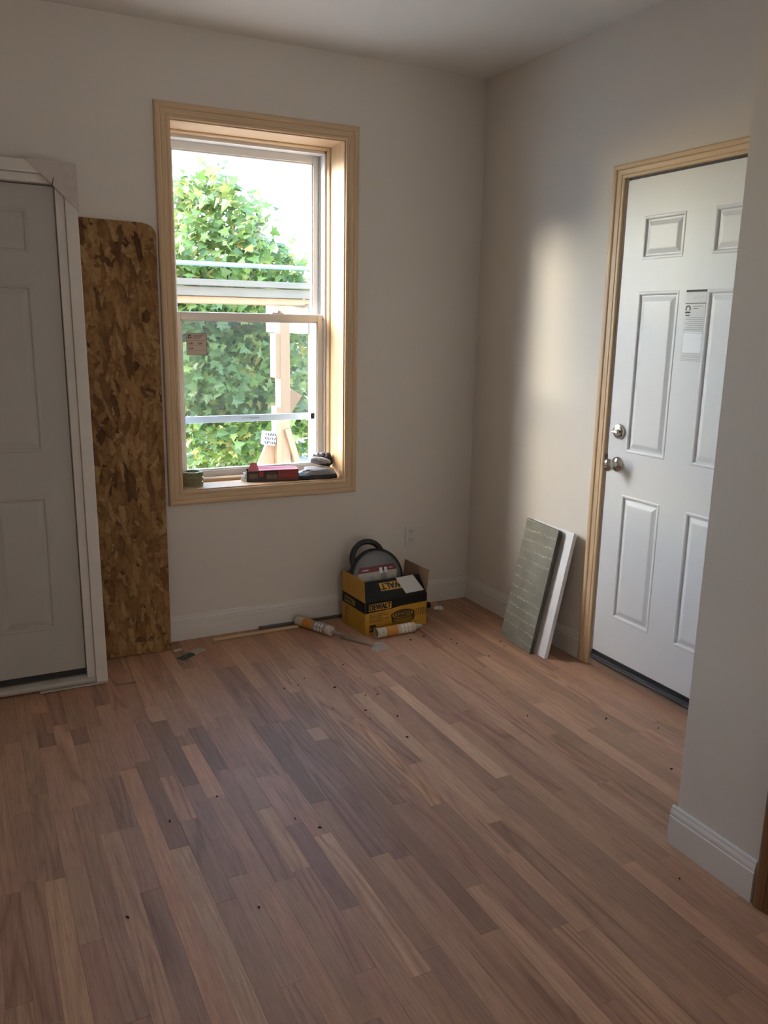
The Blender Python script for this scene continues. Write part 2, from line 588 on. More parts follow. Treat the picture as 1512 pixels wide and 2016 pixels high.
M_lumber = [pine('lumber_x', 0, (0.10, 0.082, 0.062), (0.135, 0.11, 0.085)), None, pine('lumber_z', 2, (0.25, 0.135, 0.068), (0.30, 0.175, 0.095))]
M_blue = plain('pale_blue_paint', (0.18, 0.27, 0.42), 0.4)
M_leaf = leaf_mat()
M_bark = plain('bark', (0.20, 0.15, 0.11), 0.9, var=0.3, vscale=12, bmp=0.6, bscale=40)
M_ground = plain('bare_dry_ground', (0.40, 0.34, 0.28), 0.9, var=0.2, vscale=3)
M_siding = plain('white_siding', (0.80, 0.80, 0.82), 0.6)
M_roof = plain('roof_shingle', (0.14, 0.12, 0.11), 0.9, var=0.2, vscale=6)
M_pane = plain('dark_pane', (0.10, 0.14, 0.17), 0.1)

# ------------------------------------------------------------------ room shell
H = 2.7054
XL, YR = -3.6, -6.0              # left wall, rear wall
COLX, COLY = -0.679, -2.231      # near right wall steps into the room
WX0, WX1, WZ0, WZ1 = -1.600, -0.762, 0.722, 2.346       # rough opening of the window (in its liner)
WT = 0.34

fl = thing('floor', (0, 0, 0), kind='structure')
B().box(XL-0.2, 0.16, YR-0.2, 0.02, -0.05, -0.019).build('subfloor', M_sub, fl)
B().box(XL-0.2, 0.3, YR-0.2, 0.34, H, H+0.12).build('ceiling', M_ceil)['kind'] = 'structure'
b = B()
b.box(XL-0.2, WX0, 0, WT, -0.05, H)
b.box(WX1, 0.2, 0, WT, -0.05, H)
b.box(WX0, WX1, 0, WT, -0.05, WZ0)
b.box(WX0, WX1, 0, WT, WZ1, H)
b.build('wall_back', M_wall)['kind'] = 'structure'
DY0, DY1, DZ = -1.040, -1.882, 2.112     # rough opening of the entry door
b = B()
b.box(0, 0.16, DY0, 0, -0.05, H)
b.box(0, 0.16, COLY-0.1, DY1, -0.05, H)
b.box(0, 0.16, DY1, DY0, DZ, H)
b.build('wall_right', M_wall)['kind'] = 'structure'
b = B()
b.box(COLX, 0.16, YR, COLY, -0.05, H)
b.build('wall_near', M_wall)['kind'] = 'structure'
b = B()
b.box(XL-0.16, XL, YR, 0, -0.05, H)
b.build('wall_left', M_wall)['kind'] = 'structure'
b = B()
b.box(XL-0.16, -1.75, YR-0.16, YR, -0.05, H)
b.box(-0.85, 0.16, YR-0.16, YR, -0.05, H)
b.box(-1.75, -0.85, YR-0.16, YR, 2.2, H)
b.box(-1.9, -0.7, YR-0.30, YR-0.16, -0.05, H)  # added panel closing the opening behind the fill lamp, keeps the sky out
b.build('wall_rear', M_wall)['kind'] = 'structure'

# baseboards: flat board with a stepped cap
BP = [(0, 0), (0, 0.0145), (0.088, 0.0145), (0.092, 0.011), (0.096, 0.0125), (0.104, 0.0115), (0.112, 0.008), (0.118, 0.0075), (0.122, 0.005), (0.122, 0)]


def baseboard(name, A, Bp, n):
    o = B().sweep(BP, A, Bp, (0, 0, 1), n).build(name, M_trim)
    o['kind'] = 'structure'


baseboard('baseboard_back', (XL, -0.0002, 0.0006), (0, -0.0002, 0.0006), (0, -1, 0))
baseboard('baseboard_right', (-0.0002, -0.0146, 0.0006), (-0.0002, -0.989, 0.0006), (-1, 0, 0))
baseboard('baseboard_near', (COLX-0.0002, COLY+0.0146, 0.0006), (COLX-0.0002, -2.515, 0.0006), (-1, 0, 0))
baseboard('baseboard_left', (XL+0.0002, -0.0146, 0.0006), (XL+0.0002, YR, 0.0006), (1, 0, 0))

# ------------------------------------------------------------------ oak strip floor: every board in view its own piece
RW, X00 = 0.0572, -1.358
PAL = [(0.44, 0.295, 0.215), (0.41, 0.27, 0.195), (0.46, 0.31, 0.23), (0.38, 0.255, 0.19), (0.42, 0.27, 0.20), (0.36, 0.24, 0.18), (0.45, 0.305, 0.225), (0.40, 0.255, 0.195)]
LIGHT, TANL, PINK, DARK, PURP = (0.53, 0.37, 0.27), (0.51, 0.36, 0.245), (0.52, 0.33, 0.225), (0.29, 0.19, 0.14), (0.31, 0.205, 0.165)
KEY = {0: [(-2.134, -3.1, LIGHT)], -8: [(-0.907, -1.249, DARK)], -7: [(-1.533, -1.864, TANL)], -6: [(-1.655, -2.067, PURP)], -5: [(-1.738, -2.35, LIGHT)],
       -12: [(-1.078, -1.618, DARK), (-1.618, -2.6, TANL)], -13: [(-1.111, -2.3, PINK)], -11: [(-1.213, -1.493, PINK)], -18: [(-1.614, -2.7, TANL)], -3: [(-1.0, -1.9, PURP)],
       -4: [(-1.006, -1.573, DARK)], -2: [(-1.0, -1.94, PURP)], 4: [(-0.9, -1.909, LIGHT)], -1: [(-1.2, -2.3, DARK)], 7: [(-0.9, -1.7, LIGHT)], -15: [(-0.73, -0.86, DARK)],
       -9: [(-1.03, -1.4, PINK), (-1.9, -2.5, PINK)], -10: [(-0.8, -1.3, DARK)], 2: [(-1.1, -1.75, PINK)], -17: [(-0.73, -0.83, DARK)]}


def in_view(x, y):
    p = Vector((x, y, 0))-Vector(CAM)
    d = p.dot(fw)
    return d > 0.3 and abs(p.dot(r2)/d*FPX) < 830 and abs(p.dot(u2)/d*FPX) < 1120


def plank_mesh(name, items, loc, parent):
    me = bpy.data.meshes.new(name)
    vs, fs, tone, seed = [], [], [], []
    for (x0, x1, y0, y1, z, col, sd) in items:
        g, c = 0.0001, 0.0003
        n = len(vs)
        vs += [(x0+g, y0+g, -0.019), (x1-g, y0+g, -0.019), (x1-g, y1-g, -0.019), (x0+g, y1-g, -0.019),
               (x0+g, y0+g, z-c), (x1-g, y0+g, z-c), (x1-g, y1-g, z-c), (x0+g, y1-g, z-c),
               (x0+g+c, y0+g+c, z), (x1-g-c, y0+g+c, z), (x1-g-c, y1-g-c, z), (x0+g+c, y1-g-c, z)]
        q = [(0, 1, 5, 4), (1, 2, 6, 5), (2, 3, 7, 6), (3, 0, 4, 7), (4, 5, 9, 8), (5, 6, 10, 9), (6, 7, 11, 10), (7, 4, 8, 11), (8, 9, 10, 11), (0, 3, 2, 1)]
        fs += [tuple(i+n for i in f) for f in q]
        tone += [(*col, 1)]*12
        seed += [(*sd, 1)]*12
    me.from_pydata([(v[0]-loc[0], v[1]-loc[1], v[2]-loc[2]) for v in vs], [], fs)
    for nm, data in (('tone', tone), ('seed', seed)):
        a = me.attributes.new(nm, 'FLOAT_COLOR', 'POINT')
        a.data.foreach_set('color', [c for q in data for c in q])
    me.materials.append(M_oak)
    o = bpy.data.objects.new(name, me)
    COL.objects.link(o)
    o.location = loc
    o.parent = parent
    return o


cells = []
for k in range(-39, 24):
    x0, x1 = X00+k*RW, X00+(k+1)*RW
    if k == 23:
        x1 = X00+k*RW+0.05
    rng = random.Random(k*31+5)
    spans, y = [], -0.003
    for (a, e, c) in sorted(KEY.get(k, []), key=lambda q: -q[0]):
        while y-a > 0.35+0.3*rng.random():
            L = min(y-a, rng.uniform(0.28, 0.95))
            spans.append((y, y-L, None))
            y -= L
        if y-a > 0.001:
            spans.append((y, a, None))
        spans.append((a, e, c))
        y = e
    while y > YR:
        L = rng.uniform(0.3, 1.05)
        spans.append((y, max(YR, y-L), None))
        y -= L
    for (a, e, c) in spans:
        base = c or rng.choice(PAL)
        j = rng.uniform(0.90, 1.10)
        col = tuple(v*j*rng.uniform(0.98, 1.02)*q for v, q in zip(base, (1.09, 0.95, 0.81)))
        if x1 < XL or x0 > 0.12:
            continue
        cells.append((max(x0, XL), x1, e, a, rng.uniform(-0.0003, 0.0003), col, (rng.uniform(0, 40), rng.uniform(0, 40), 0)))
rest = []
for c in cells:
    vis = any(in_view(x, c[2]+(c[3]-c[2])*t) for x in (c[0], c[1]) for t in (0, 0.25, 0.5, 0.75, 1))
    hid = c[0] > COLX and c[3] < COLY-0.05
    if vis and not hid:
        plank_mesh('plank', [c], ((c[0]+c[1])/2, (c[2]+c[3])/2, 0), fl)
    else:
        rest.append(c)
plank_mesh('floor_boards', rest, (0, 0, 0), fl)['kind'] = 'stuff'

# ------------------------------------------------------------------ casing profile shared by window and door
CP = [(0, 0), (0, 0.0095), (0.003, 0.0115), (0.012, 0.0115), (0.0145, 0.0098), (0.017, 0.0120), (0.036, 0.0140), (0.0385, 0.0125), (0.042, 0.0165), (0.047, 0.0180), (0.056, 0.0180), (0.061, 0.0160), (0.064, 0.0125), (0.064, 0)]


def casing(name, A, Bp, e_u, e_t, mat, parent, m0=1, m1=1):
    return B().sweep(CP, A, Bp, e_u, e_t, m0, m1).build(name, mat, parent)


# ------------------------------------------------------------------ window
win = thing('window_1', (-1.18, 0, 0.73), kind='structure')
ix0, ix1, iz0, iz1 = -1.593, -0.770, 0.729, 2.339          # inner edges of the casing
n = (0, -1, 0)
casing('casing', (ix0, -0.0003, iz1), (ix1, -0.0003, iz1), (0, 0, 1), n, M_pine[0], win)
casing('casing', (ix0, -0.0003, iz0), (ix1, -0.0003, iz0), (0, 0, -1), n, M_pine[0], win)
casing('casing', (ix0, -0.0003, iz0), (ix0, -0.0003, iz1), (-1, 0, 0), n, M_pine[2], win)
casing('casing', (ix1, -0.0003, iz0), (ix1, -0.0003, iz1), (1, 0, 0), n, M_pine[2], win)
JX0, JX1, JZ0, JZ1 = -1.587, -0.776, 0.735, 2.333           # faces of the pine liner
B().box(JX0-0.012, JX0, 0.0005, 0.20, JZ0, JZ1).build('jamb_board', M_jamb[2], win, bevel=0.001)
B().box(JX1, JX1+0.013, 0.0005, 0.20, JZ0, JZ1).build('jamb_board', M_jamb[2], win, bevel=0.001)
B().box(JX0-0.012, JX1+0.013, 0.0005, 0.20, JZ1, JZ1+0.0125).build('head_board', M_jamb[0], win, bevel=0.001)
B().box(JX0-0.012, JX1+0.013, 0.0005, 0.20, JZ0-0.0125, JZ0).build('sill_board', M_jamb[0], win, bevel=0.001)
SP = [(0, 0), (0, 0.024), (0.004, 0.024), (0.008, 0.020), (0.012, 0.010), (0.014, 0)]
e = 0.183
B().sweep(SP, (JX0, e, JZ0), (JX0, e, JZ1), (1, 0, 0), n).build('stop_moulding', M_jamb[2], win)
B().sweep(SP, (JX1, e, JZ0), (JX1, e, JZ1), (-1, 0, 0), n).build('stop_moulding', M_jamb[2], win)
B().sweep(SP, (JX0, e, JZ1), (JX1, e, JZ1), (0, 0, -1), n).build('stop_moulding', M_jamb[0], win)
B().sweep([(0, 0), (0, 0.024), (0.014, 0.024), (0.018, 0.018), (0.020, 0)], (JX0, e, JZ0), (JX1, e, JZ0), (0, 0, 1), n).build('stop_moulding', M_jamb[0], win)
# vinyl frame
VX0, VX1, VZ0, VZ1 = -1.587, -0.775, 0.735, 2.333
b = B()
for x0, x1 in ((VX0, VX0+0.024), (VX1-0.024, VX1)):
    b.box(x0, x1, 0.185, 0.335, VZ0, VZ1)
b.box(VX0, VX1, 0.185, 0.335, VZ1-0.028, VZ1)
b.box(VX0, VX1, 0.215, 0.335, VZ0, VZ0+0.022)
b.build('window_frame', M_vinyl, win, bevel=0.002)
B().box(VX1-0.031, VX1-0.024, 0.238, 0.300, 1.54, VZ1-0.03).box(VX0+0.024, VX0+0.031, 0.238, 0.300, 1.54, VZ1-0.03).build('sash_track', M_liner, win)


def sash(name, x0, x1, z0, z1, y0, y1, st, top, bot):
    s = B().box(x0, x0+st, y0, y1, z0, z1).box(x1-st, x1, y0, y1, z0, z1).build(name, M_vinyl, win, bevel=0.003)
    B().box(x0+st, x1-st, y0, y1, z1-top, z1).build('rail', M_vinyl, s, bevel=0.003)
    B().box(x0+st, x1-st, y0, y1, z0, z0+bot).build('rail', M_vinyl, s, bevel=0.003)
    b = B()
    bx = 0.006
    for q in ((x0+st, x0+st+bx, z0+bot, z1-top), (x1-st-bx, x1-st, z0+bot, z1-top)):
        b.box(q[0], q[1], y0+0.006, y1-0.006, q[2], q[3])
    b.box(x0+st, x1-st, y0+0.006, y1-0.006, z1-top-bx, z1-top)
    b.box(x0+st, x1-st, y0+0.006, y1-0.006, z0+bot, z0+bot+bx)
    b.build('glazing_bead', M_vinyl, s)
    B().box(x0+st+bx, x1-st-bx, (y0+y1)/2-0.0015, (y0+y1)/2+0.0015, z0+bot+bx, z1-top-bx).build('glass_pane', M_glass, s)
    return s


us = sash('upper_sash', VX0+0.024, VX1-0.024, 1.508, 2.306, 0.248, 0.282, 0.034, 0.036, 0.034)
ls = sash('lower_sash', VX0+0.020, VX1-0.010, 0.741, 1.546, 0.200, 0.236, 0.044, 0.036, 0.044)
b = B().box(-1.07, -1.01, 0.203, 0.236, 1.546, 1.553).box(-1.045, -1.035, 0.19, 0.226, 1.553, 1.563)
b.lathe([(0.0, 0), (0.013, 0), (0.013, 0.008), (0.0, 0.010)], Matrix.Translation((-1.03, 0.22, 1.553)), 12)
b.build('sash_lock', M_vinyl, win, bevel=0.001)
B().box(VX1-0.028, VX1-0.024, 0.1985, 0.2005, 1.518, 1.528).build('tilt_latch', M_ink, ls)
# half screen, its bottom rail raised to mid height
s = B().box(VX0+0.024, VX1-0.024, 0.306, 0.318, 1.006, 1.040).build('screen_frame', M_alu, win, bevel=0.002)
B().box(VX0+0.024, VX0+0.052, 0.306, 0.318, 1.04, 1.545).build('screen_stile', M_alu, s, bevel=0.002)
B().box(VX1-0.052, VX1-0.024, 0.306, 0.318, 0.99, 1.545).build('screen_stile', M_alu, s, bevel=0.002)
B().box(VX0+0.052, VX1-0.052, 0.306, 0.318, 1.515, 1.545).build('screen_stile', M_alu, s, bevel=0.002)
B().box(VX0+0.052, VX1-0.052, 0.3115, 0.3125, 1.04, 1.515).build('screen_mesh', M_mesh, s)
b = B().box(-1.165, -1.110, 0.3052, 0.306, 1.020, 1.028)
for k in range(7):
    b.box(-1.205+k*0.0055, -1.201+k*0.0055, 0.3052, 0.306, 1.022, 1.026)
b.build('warning_label', M_grey_ink, s)
# energy label stuck to the lower pane
GY = 0.2160
lab = B().box(-1.497, -1.399, GY-0.0008, GY, 1.345, 1.448).build('energy_label', M_pink, win)
lab['label'] = 'small square energy rating label stuck on the lower pane'
b = B()
for q in ((-1.497, -1.399, 1.4465, 1.448), (-1.497, -1.399, 1.345, 1.3465), (-1.497, -1.4955, 1.345, 1.448), (-1.4005, -1.399, 1.345, 1.448),
          (-1.4905, -1.405, 1.413, 1.4138), (-1.4905, -1.405, 1.3905, 1.3912), (-1.4905, -1.405, 1.3655, 1.3662), (-1.469, -1.4685, 1.416, 1.446)):
    b.box(q[0], q[1], GY-0.0014, GY-0.0008, q[2], q[3])
TM = lambda x, z, y=GY-0.0012: Matrix.Translation((x, y, z)) @ Matrix.Rotation(R(90), 4, 'X')
for tx, x, z, sz in (('0.30', -1.486, 1.396, 0.0115), ('0.35', -1.441, 1.396, 0.0115), ('0.54', -1.486, 1.372, 0.0115)):
    put_text(b, tx, sz, TM(x, z), bold=0.0004)
for k in range(3):
    b.box(-1.464, -1.464+0.05-0.008*k, GY-0.0014, GY-0.0008, 1.437-0.007*k, 1.439-0.007*k)
# round-topped mark, top left
arc = [(-1.481+0.0085*math.cos(R(a)), 0, 1.433+0.0085*math.sin(R(a))) for a in range(-20, 201, 20)]
arc2 = [(-1.481+0.0045*math.cos(R(a)), 0, 1.432+0.0045*math.sin(R(a))) for a in range(200, -21, -20)]
pts = arc+arc2
for i in range(len(arc)-1):
    b.poly([(p[0], GY-0.0008, p[2]) for p in (arc[i], arc[i+1], arc2[len(arc2)-2-i], arc2[len(arc2)-1-i])], (0, -0.0006, 0))
b.box(-1.490, -1.472, GY-0.0014, GY-0.0008, 1.423, 1.4285)
b.build('print', M_ink, lab)


# ------------------------------------------------------------------ six-panel doors
def door_slab(parent, M, W, Hh, mat, dp=1.0):
    """slab in a local frame: x right, z up, -y to the viewer, front face at y=0"""
    st, pw, mu = 0.1048*W/0.780, 0.2177*W/0.780, 0.1352*W/0.780
    xs = [st, st+pw, st+pw+mu, st+2*pw+mu]
    zs = [0.1846, 0.737, 0.919, 1.572, 1.695, 1.861]
    b = B(M)
    X = [0]+xs+[W]
    Z = [0]+zs+[Hh]
    holes = []
    for i in range(5):
        for j in range(7):
            if i in (1, 3) and j in (1, 3, 5):
                holes.append((X[i], X[i+1], Z[j], Z[j+1]))
            else:
                b.add([(X[i], 0, Z[j]), (X[i+1], 0, Z[j]), (X[i+1], 0, Z[j+1]), (X[i], 0, Z[j+1])], [(0, 1, 2, 3)])
    b.add([(0, 0, 0), (W, 0, 0), (W, 0, Hh), (0, 0, Hh), (0, 0.044, 0), (W, 0.044, 0), (W, 0.044, Hh), (0, 0.044, Hh)],
          [(0, 4, 5, 1), (1, 5, 6, 2), (2, 6, 7, 3), (3, 7, 4, 0), (5, 4, 7, 6)])
    o = b.build('door_slab', mat, parent, fix=False)
    for (x0, x1, z0, z1) in holes:
        b = B(M)
        loops = [(0, 0), (0.003, -0.0016), (0.008, -0.0016), (0.012, 0.0), (0.015, 0.0055*dp), (0.021, 0.0055*dp), (0.038, 0.0), (0.042, -0.0005)]
        vs, fs = [], []
        for ins, y in loops:
            vs += [(x0+ins, y, z0+ins), (x1-ins, y, z0+ins), (x1-ins, y, z1-ins), (x0+ins, y, z1-ins)]
        for k in range(len(loops)-1):
            fs += [(4*k+i, 4*k+(i+1) % 4, 4*k+4+(i+1) % 4, 4*k+4+i) for i in range(4)]
        q = 4*(len(loops)-1)
        fs.append((q, q+1, q+2, q+3))
        b.add(vs, fs)
        b.build('panel', mat, o, fix=False)
    return o


# entry door in the right wall
d1 = thing('door_1', (0, -1.46, 0), kind='structure')
ZB, YS = 0.0787, -1.0705
MD = frame((0.0, YS, ZB), (0, -1, 0), (1, 0, 0), (0, 0, 1))
sl1 = door_slab(d1, MD, 0.780, 2.007, M_door)
n = (-1, 0, 0)
cy0, cy1, cz = -1.058, -1.866, 2.0965
PD = 0.9892-1.058
CPD = [(u*1.07, t) for u, t in CP]
B().sweep(CPD, (-0.0003, cy0, 0.0008), (-0.0003, cy0, cz), (0, 1, 0), n, 0, 0.8).build('casing', M_pine[2], d1)
B().sweep(CPD, (-0.0003, cy1, 0.0008), (-0.0003, cy1, cz), (0, -1, 0), n, 0, 0.8).build('casing', M_pine[2], d1)
B().sweep([(u*0.8, t) for u, t in CPD], (-0.0003, cy0, cz), (-0.0003, cy1, cz), (0, 0, 1), n, 1.25, 1.25).build('casing', M_pine[1], d1)
B().box(0.0005, 0.14, DY0-0.027, DY0-0.0005, 0.0008, DZ-0.001).build('jamb_board', M_trim, d1)
B().box(0.0005, 0.14, DY1+0.0005, DY1+0.026, 0.0008, DZ-0.001).build('jamb_board', M_trim, d1)
B().box(0.0005, 0.14, DY1+0.026, DY0-0.027, DZ-0.016, DZ-0.001).build('head_board', M_trim, d1)
B().box(0.006, 0.14, DY1+0.026, DY0-0.027, 2.0865, DZ-0.016).box(0.052, 0.14, DY0-0.037, DY0-0.027, 0.03, DZ-0.016).build('weatherstrip_gap_shade', M_black, d1)  # top box: black fill standing in for the shaded gap above the slab
b = B().box(-0.006, 0.040, YS-0.780, YS-0.001, 0.046, ZB-0.001)
b.sweep([(0, 0), (0, 0.010), (0.006, 0.012), (0.012, 0.008), (0.016, 0.012), (0.022, 0.009), (0.024, 0)], (-0.004, YS-0.001, 0.040), (-0.004, YS-0.780, 0.040), (0, 0, 1), (-1, 0, 0))
b.build('door_sweep', M_black, d1)
b = B().sweep([(0, 0), (0, 0.141), (0.030, 0.139), (0.038, 0.12), (0.038, 0)], (0.14, DY0-0.028, 0.0008), (0.14, DY1+0.027, 0.0008), (0, 0, 1), (-1, 0, 0))
b.build('threshold', plain('oak_threshold', (0.30, 0.20, 0.14), 0.6), d1)
RX = Matrix.Rotation(R(-90), 4, 'Y')          # lathe z -> -x (into the room)
kb = Matrix.Translation((0, -1.135, 0.940)) @ RX
k1 = B().lathe([(0.0, 0.0005), (0.033, 0.0005), (0.033, 0.004), (0.030, 0.009), (0.020, 0.013), (0.0135, 0.016), (0.012, 0.022), (0.0125, 0.031), (0.018, 0.036), (0.0255, 0.043), (0.0275, 0.052), (0.0255, 0.061), (0.019, 0.066), (0.012, 0.068), (0.010, 0.066), (0, 0.066)], kb, 32).build('door_knob', M_nickel, d1, smooth=True)
B().rbox((-0.0665, -1.135, 0.940), (0.003, 0.014, 0.0035), Matrix()).build('turn_button', M_ink, k1)
B().box(-0.004, 0.006, YS+0.001, YS+0.010, 0.905, 0.975).build('strike_plate', M_ink, d1)
db = Matrix.Translation((0, -1.131, 1.080)) @ RX
k2 = B().lathe([(0.0, 0.0005), (0.032, 0.0005), (0.032, 0.005), (0.029, 0.010), (0.022, 0.0115), (0.0, 0.0115)], db, 32).build('deadbolt', M_nickel, d1, smooth=True)
B().lathe([(0, 0.0115), (0.010, 0.0115), (0.010, 0.018), (0, 0.019)], db, 16).rbox((-0.024, -1.131, 1.080), (0.012, 0.038, 0.013), Matrix()).build('thumb_turn', M_nickel, k2, bevel=0.004, smooth=True)
# paper label on the door
b = B()
Y0, Y1 = -1.4285, -1.5265
lb = B().box(-0.0006, 0.0, Y1, Y0, 1.503, 1.651).box(-0.0006, 0.0, Y1-0.004, Y0, 1.388, 1.503).build('door_label', plain('label_paper', (0.70, 0.70, 0.70), 0.55), d1)
lb['label'] = 'tall white rating label with black top bar stuck on the door'
B().box(-0.0011, -0.0006, Y1+0.004, Y0-0.006, 1.420, 1.500).build('white_panel', plain('bright_paper', (0.88, 0.89, 0.92), 0.5), lb)
b = B()
fx = (-0.0012, -0.0006)
b.box(*fx, Y1, Y0, 1.643, 1.651)
b.box(*fx, Y1, Y0, 1.6005, 1.6028)
for k, q in enumerate((1.590, 1.582)):
    b.box(*fx, Y0-0.085+0.02*k, Y0-0.040, q, q+0.0016)
cx = Y0-0.0155
arc = [(0, cx-0.0125*math.cos(R(a)), 1.582+0.0125*math.sin(R(a))) for a in range(-40, 221, 20)]
arc2 = [(0, cx-0.0080*math.cos(R(a)), 1.582+0.0080*math.sin(R(a))) for a in range(-40, 221, 20)]
for i in range(len(arc)-1):
    b.poly([(-0.0006, p[1], p[2]) for p in (arc[i], arc[i+1], arc2[i+1], arc2[i])], (-0.0006, 0, 0))
b.box(*fx, cx-0.0125, cx+0.0125, 1.566, 1.5715)
b.box(*fx, cx-0.010, cx+0.010, 1.556, 1.560)
b.build('print', M_ink, lb)
b = B()
for z in (1.548, 1.541, 1.534, 1.527, 1.520, 1.512, 1.505):
    x = random.uniform(0, 0.03)
    b.box(*fx, Y1+0.005, Y0-0.004-x, z, z+0.0018)
for z in (1.499, 1.4925, 1.417, 1.409, 1.4035, 1.395, 1.3895):
    b.box(*fx, Y1+0.001, Y0-0.001, z, z+0.0012)
for k in range(6):
    y = Y0-0.036-k*0.009
    b.box(*fx, y-0.006, y, 1.618+0.004*(k % 3), 1.620+0.004*(k % 3))
b.build('fine_print', M_grey_ink, lb)

# brown door casing on the near wall
o = B().sweep([(u*1.2, t) for u, t in CP], (COLX-0.0003, -2.600, 0.0008), (COLX-0.0003, -2.600, 2.1), (0, 1, 0), (-1, 0, 0)).build('trim_1', M_brown)
o['kind'] = 'structure'

# wall outlet
o = thing('wall_outlet', (-0.3705, 0, 0.397), 'white duplex wall outlet low on the wall above the nail carton', 'outlet')
M_plate = plain('outlet_plate', (0.70, 0.67, 0.63), 0.4)
B().box(-0.406, -0.335, -0.006, -0.0003, 0.340, 0.454).build('cover_plate', M_plate, o, bevel=0.003)
for zc in (0.4195, 0.3745):
    f = B().box(-0.3875, -0.3535, -0.0085, -0.006, zc-0.0145, zc+0.0145).build('receptacle', M_plate, o, bevel=0.002)
    b = B().box(-0.380, -0.3775, -0.0092, -0.0085, zc-0.001, zc+0.008).box(-0.3635, -0.361, -0.0092, -0.0085, zc-0.001, zc+0.008)
    b.lathe([(0, 0), (0.0028, 0), (0.0028, 0.0007), (0, 0.0007)], Matrix.Translation((-0.3705, -0.0085, zc-0.007)) @ Matrix.Rotation(R(90), 4, 'X'), 10)
    b.build('slot', M_ink, f)
B().lathe([(0, 0), (0.003, 0), (0.002, 0.001), (0, 0.001)], Matrix.Translation((-0.3705, -0.006, 0.397)) @ Matrix.Rotation(R(90), 4, 'X'), 10).build('screw', M_nickel, o)

# ------------------------------------------------------------------ prehung door leaning on the back wall
P0 = Vector((-2.018, -0.350, 0.0045))
uu = (Vector((-2.000, -0.150, 2.097))-Vector((-2.018, -0.350, 0))).normalized()
rr = Vector((1, 0.02, 0))
rr = (rr-uu*rr.dot(uu)).normalized()
nn = rr.cross(uu)            # towards the room
WU, HU = 0.93, 2.100
# local frame: x right (0 = left edge of the unit), y into the wall, z up
MU = frame(P0-rr*WU, rr, -nn, uu)
pd = thing('prehung_door', tuple(P0-rr*WU/2), 'white prehung six-panel door in its frame leaning against the back wall', 'door unit')
JD = 0.112
for x0 in (0.0, WU-0.047):
    s = B(MU).box(x0, x0+0.047, 0, JD, 0.0, HU).build('side_jamb', M_frame, pd, bevel=0.003)
    q = (x0+0.047, x0+0.080) if x0 == 0 else (x0-0.033, x0)
    B(MU).box(q[0], q[1], 0.014, JD, 0.012, HU-0.047).build('stop', M_frame, s, bevel=0.003)
s = B(MU).box(0.047, WU-0.047, 0, JD, HU-0.047, HU).build('head_jamb', M_frame, pd, bevel=0.003)
B(MU).box(0.080, WU-0.080, 0.014, JD, HU-0.080, HU-0.047).build('stop', M_frame, s, bevel=0.003)
MS = MU @ Matrix.Translation((0.083, 0.034, 0.062))
door_slab(pd, MS, WU-0.166, 1.952, M_primed, 0.55)
B(MU).box(0.084, WU-0.084, 0.030, 0.070, 0.040, 0.0615).build('door_sweep', M_black, pd)
b = B(MU)
b.sweep([(0, 0), (0, 0.108), (0.012, 0.112), (0.020, 0.104), (0.030, 0.08), (0.038, 0.04), (0.038, 0)], (0.049, 0.112, 0.002), (WU-0.049, 0.112, 0.002), (0, 0, 1), (0, -1, 0))
b.build('door_sill', plain('aluminium_sill', (0.50, 0.47, 0.42), 0.5, 0.2), pd, bevel=0.002)
B(MU).box(WU-0.27, WU-0.002, -0.012, 0.05, -0.004, -0.0005).box(0.02, 0.4, -0.006, 0.05, -0.004, -0.0005).build('skid_strip', M_cardw, pd)
b = B(MU)
b.poly([(WU-0.182, -0.0005, HU+0.003), (WU+0.003, -0.0005, HU+0.003), (WU+0.003, -0.0005, HU-0.178), (WU-0.088, -0.0025, HU-0.089)], (0, -0.004, 0))
b.box(WU-0.182, WU+0.003, 0, 0.10, HU+0.0005, HU+0.003).box(WU+0.0005, WU+0.003, 0, 0.10, HU-0.178, HU)
o = b.build('corner_protector', M_cardw, pd)
o['label'] = 'folded cardboard corner protector'
b = B(MU)
b.poly([(WU-0.088, -0.0062, HU-0.088), (WU-0.081, -0.0062, HU-0.060), (WU-0.084, -0.0062, HU-0.060), (WU-0.091, -0.0062, HU-0.086)], (0, -0.0012, 0))
b.build('crease', M_bside, o)

# ------------------------------------------------------------------ strand board leaning behind it
A0 = Vector((-1.696, -0.110, 0.001))
up_ = (Vector((-1.668, -0.0185, 1.921))-A0).normalized()
ro = Vector((1, -0.008, 0))
ro = (ro-up_*ro.dot(up_)).normalized()
MO = frame(A0-ro*0.61, ro, -(ro.cross(up_)), up_)
WO, HO = 0.61, 1.915
cc = [(0, 0), (WO, 0), (WO, HO-0.055)]
cc += [(WO-0.045+0.045*math.cos(R(a)), HO-0.055+0.045*math.sin(R(a))) for a in (15, 35, 55, 75)]
cc += [(WO-0.06, HO-0.006), (0, HO)]
o = B(MO).poly([(x, 0, z) for x, z in cc], (0, 0.0115, 0)).build('strand_board_panel', M_osb, loc=tuple(A0))
tag(o, 'tall offcut of brown strand board leaning between window and prehung door', 'board')

# ------------------------------------------------------------------ two short boards leaning beside the entry door


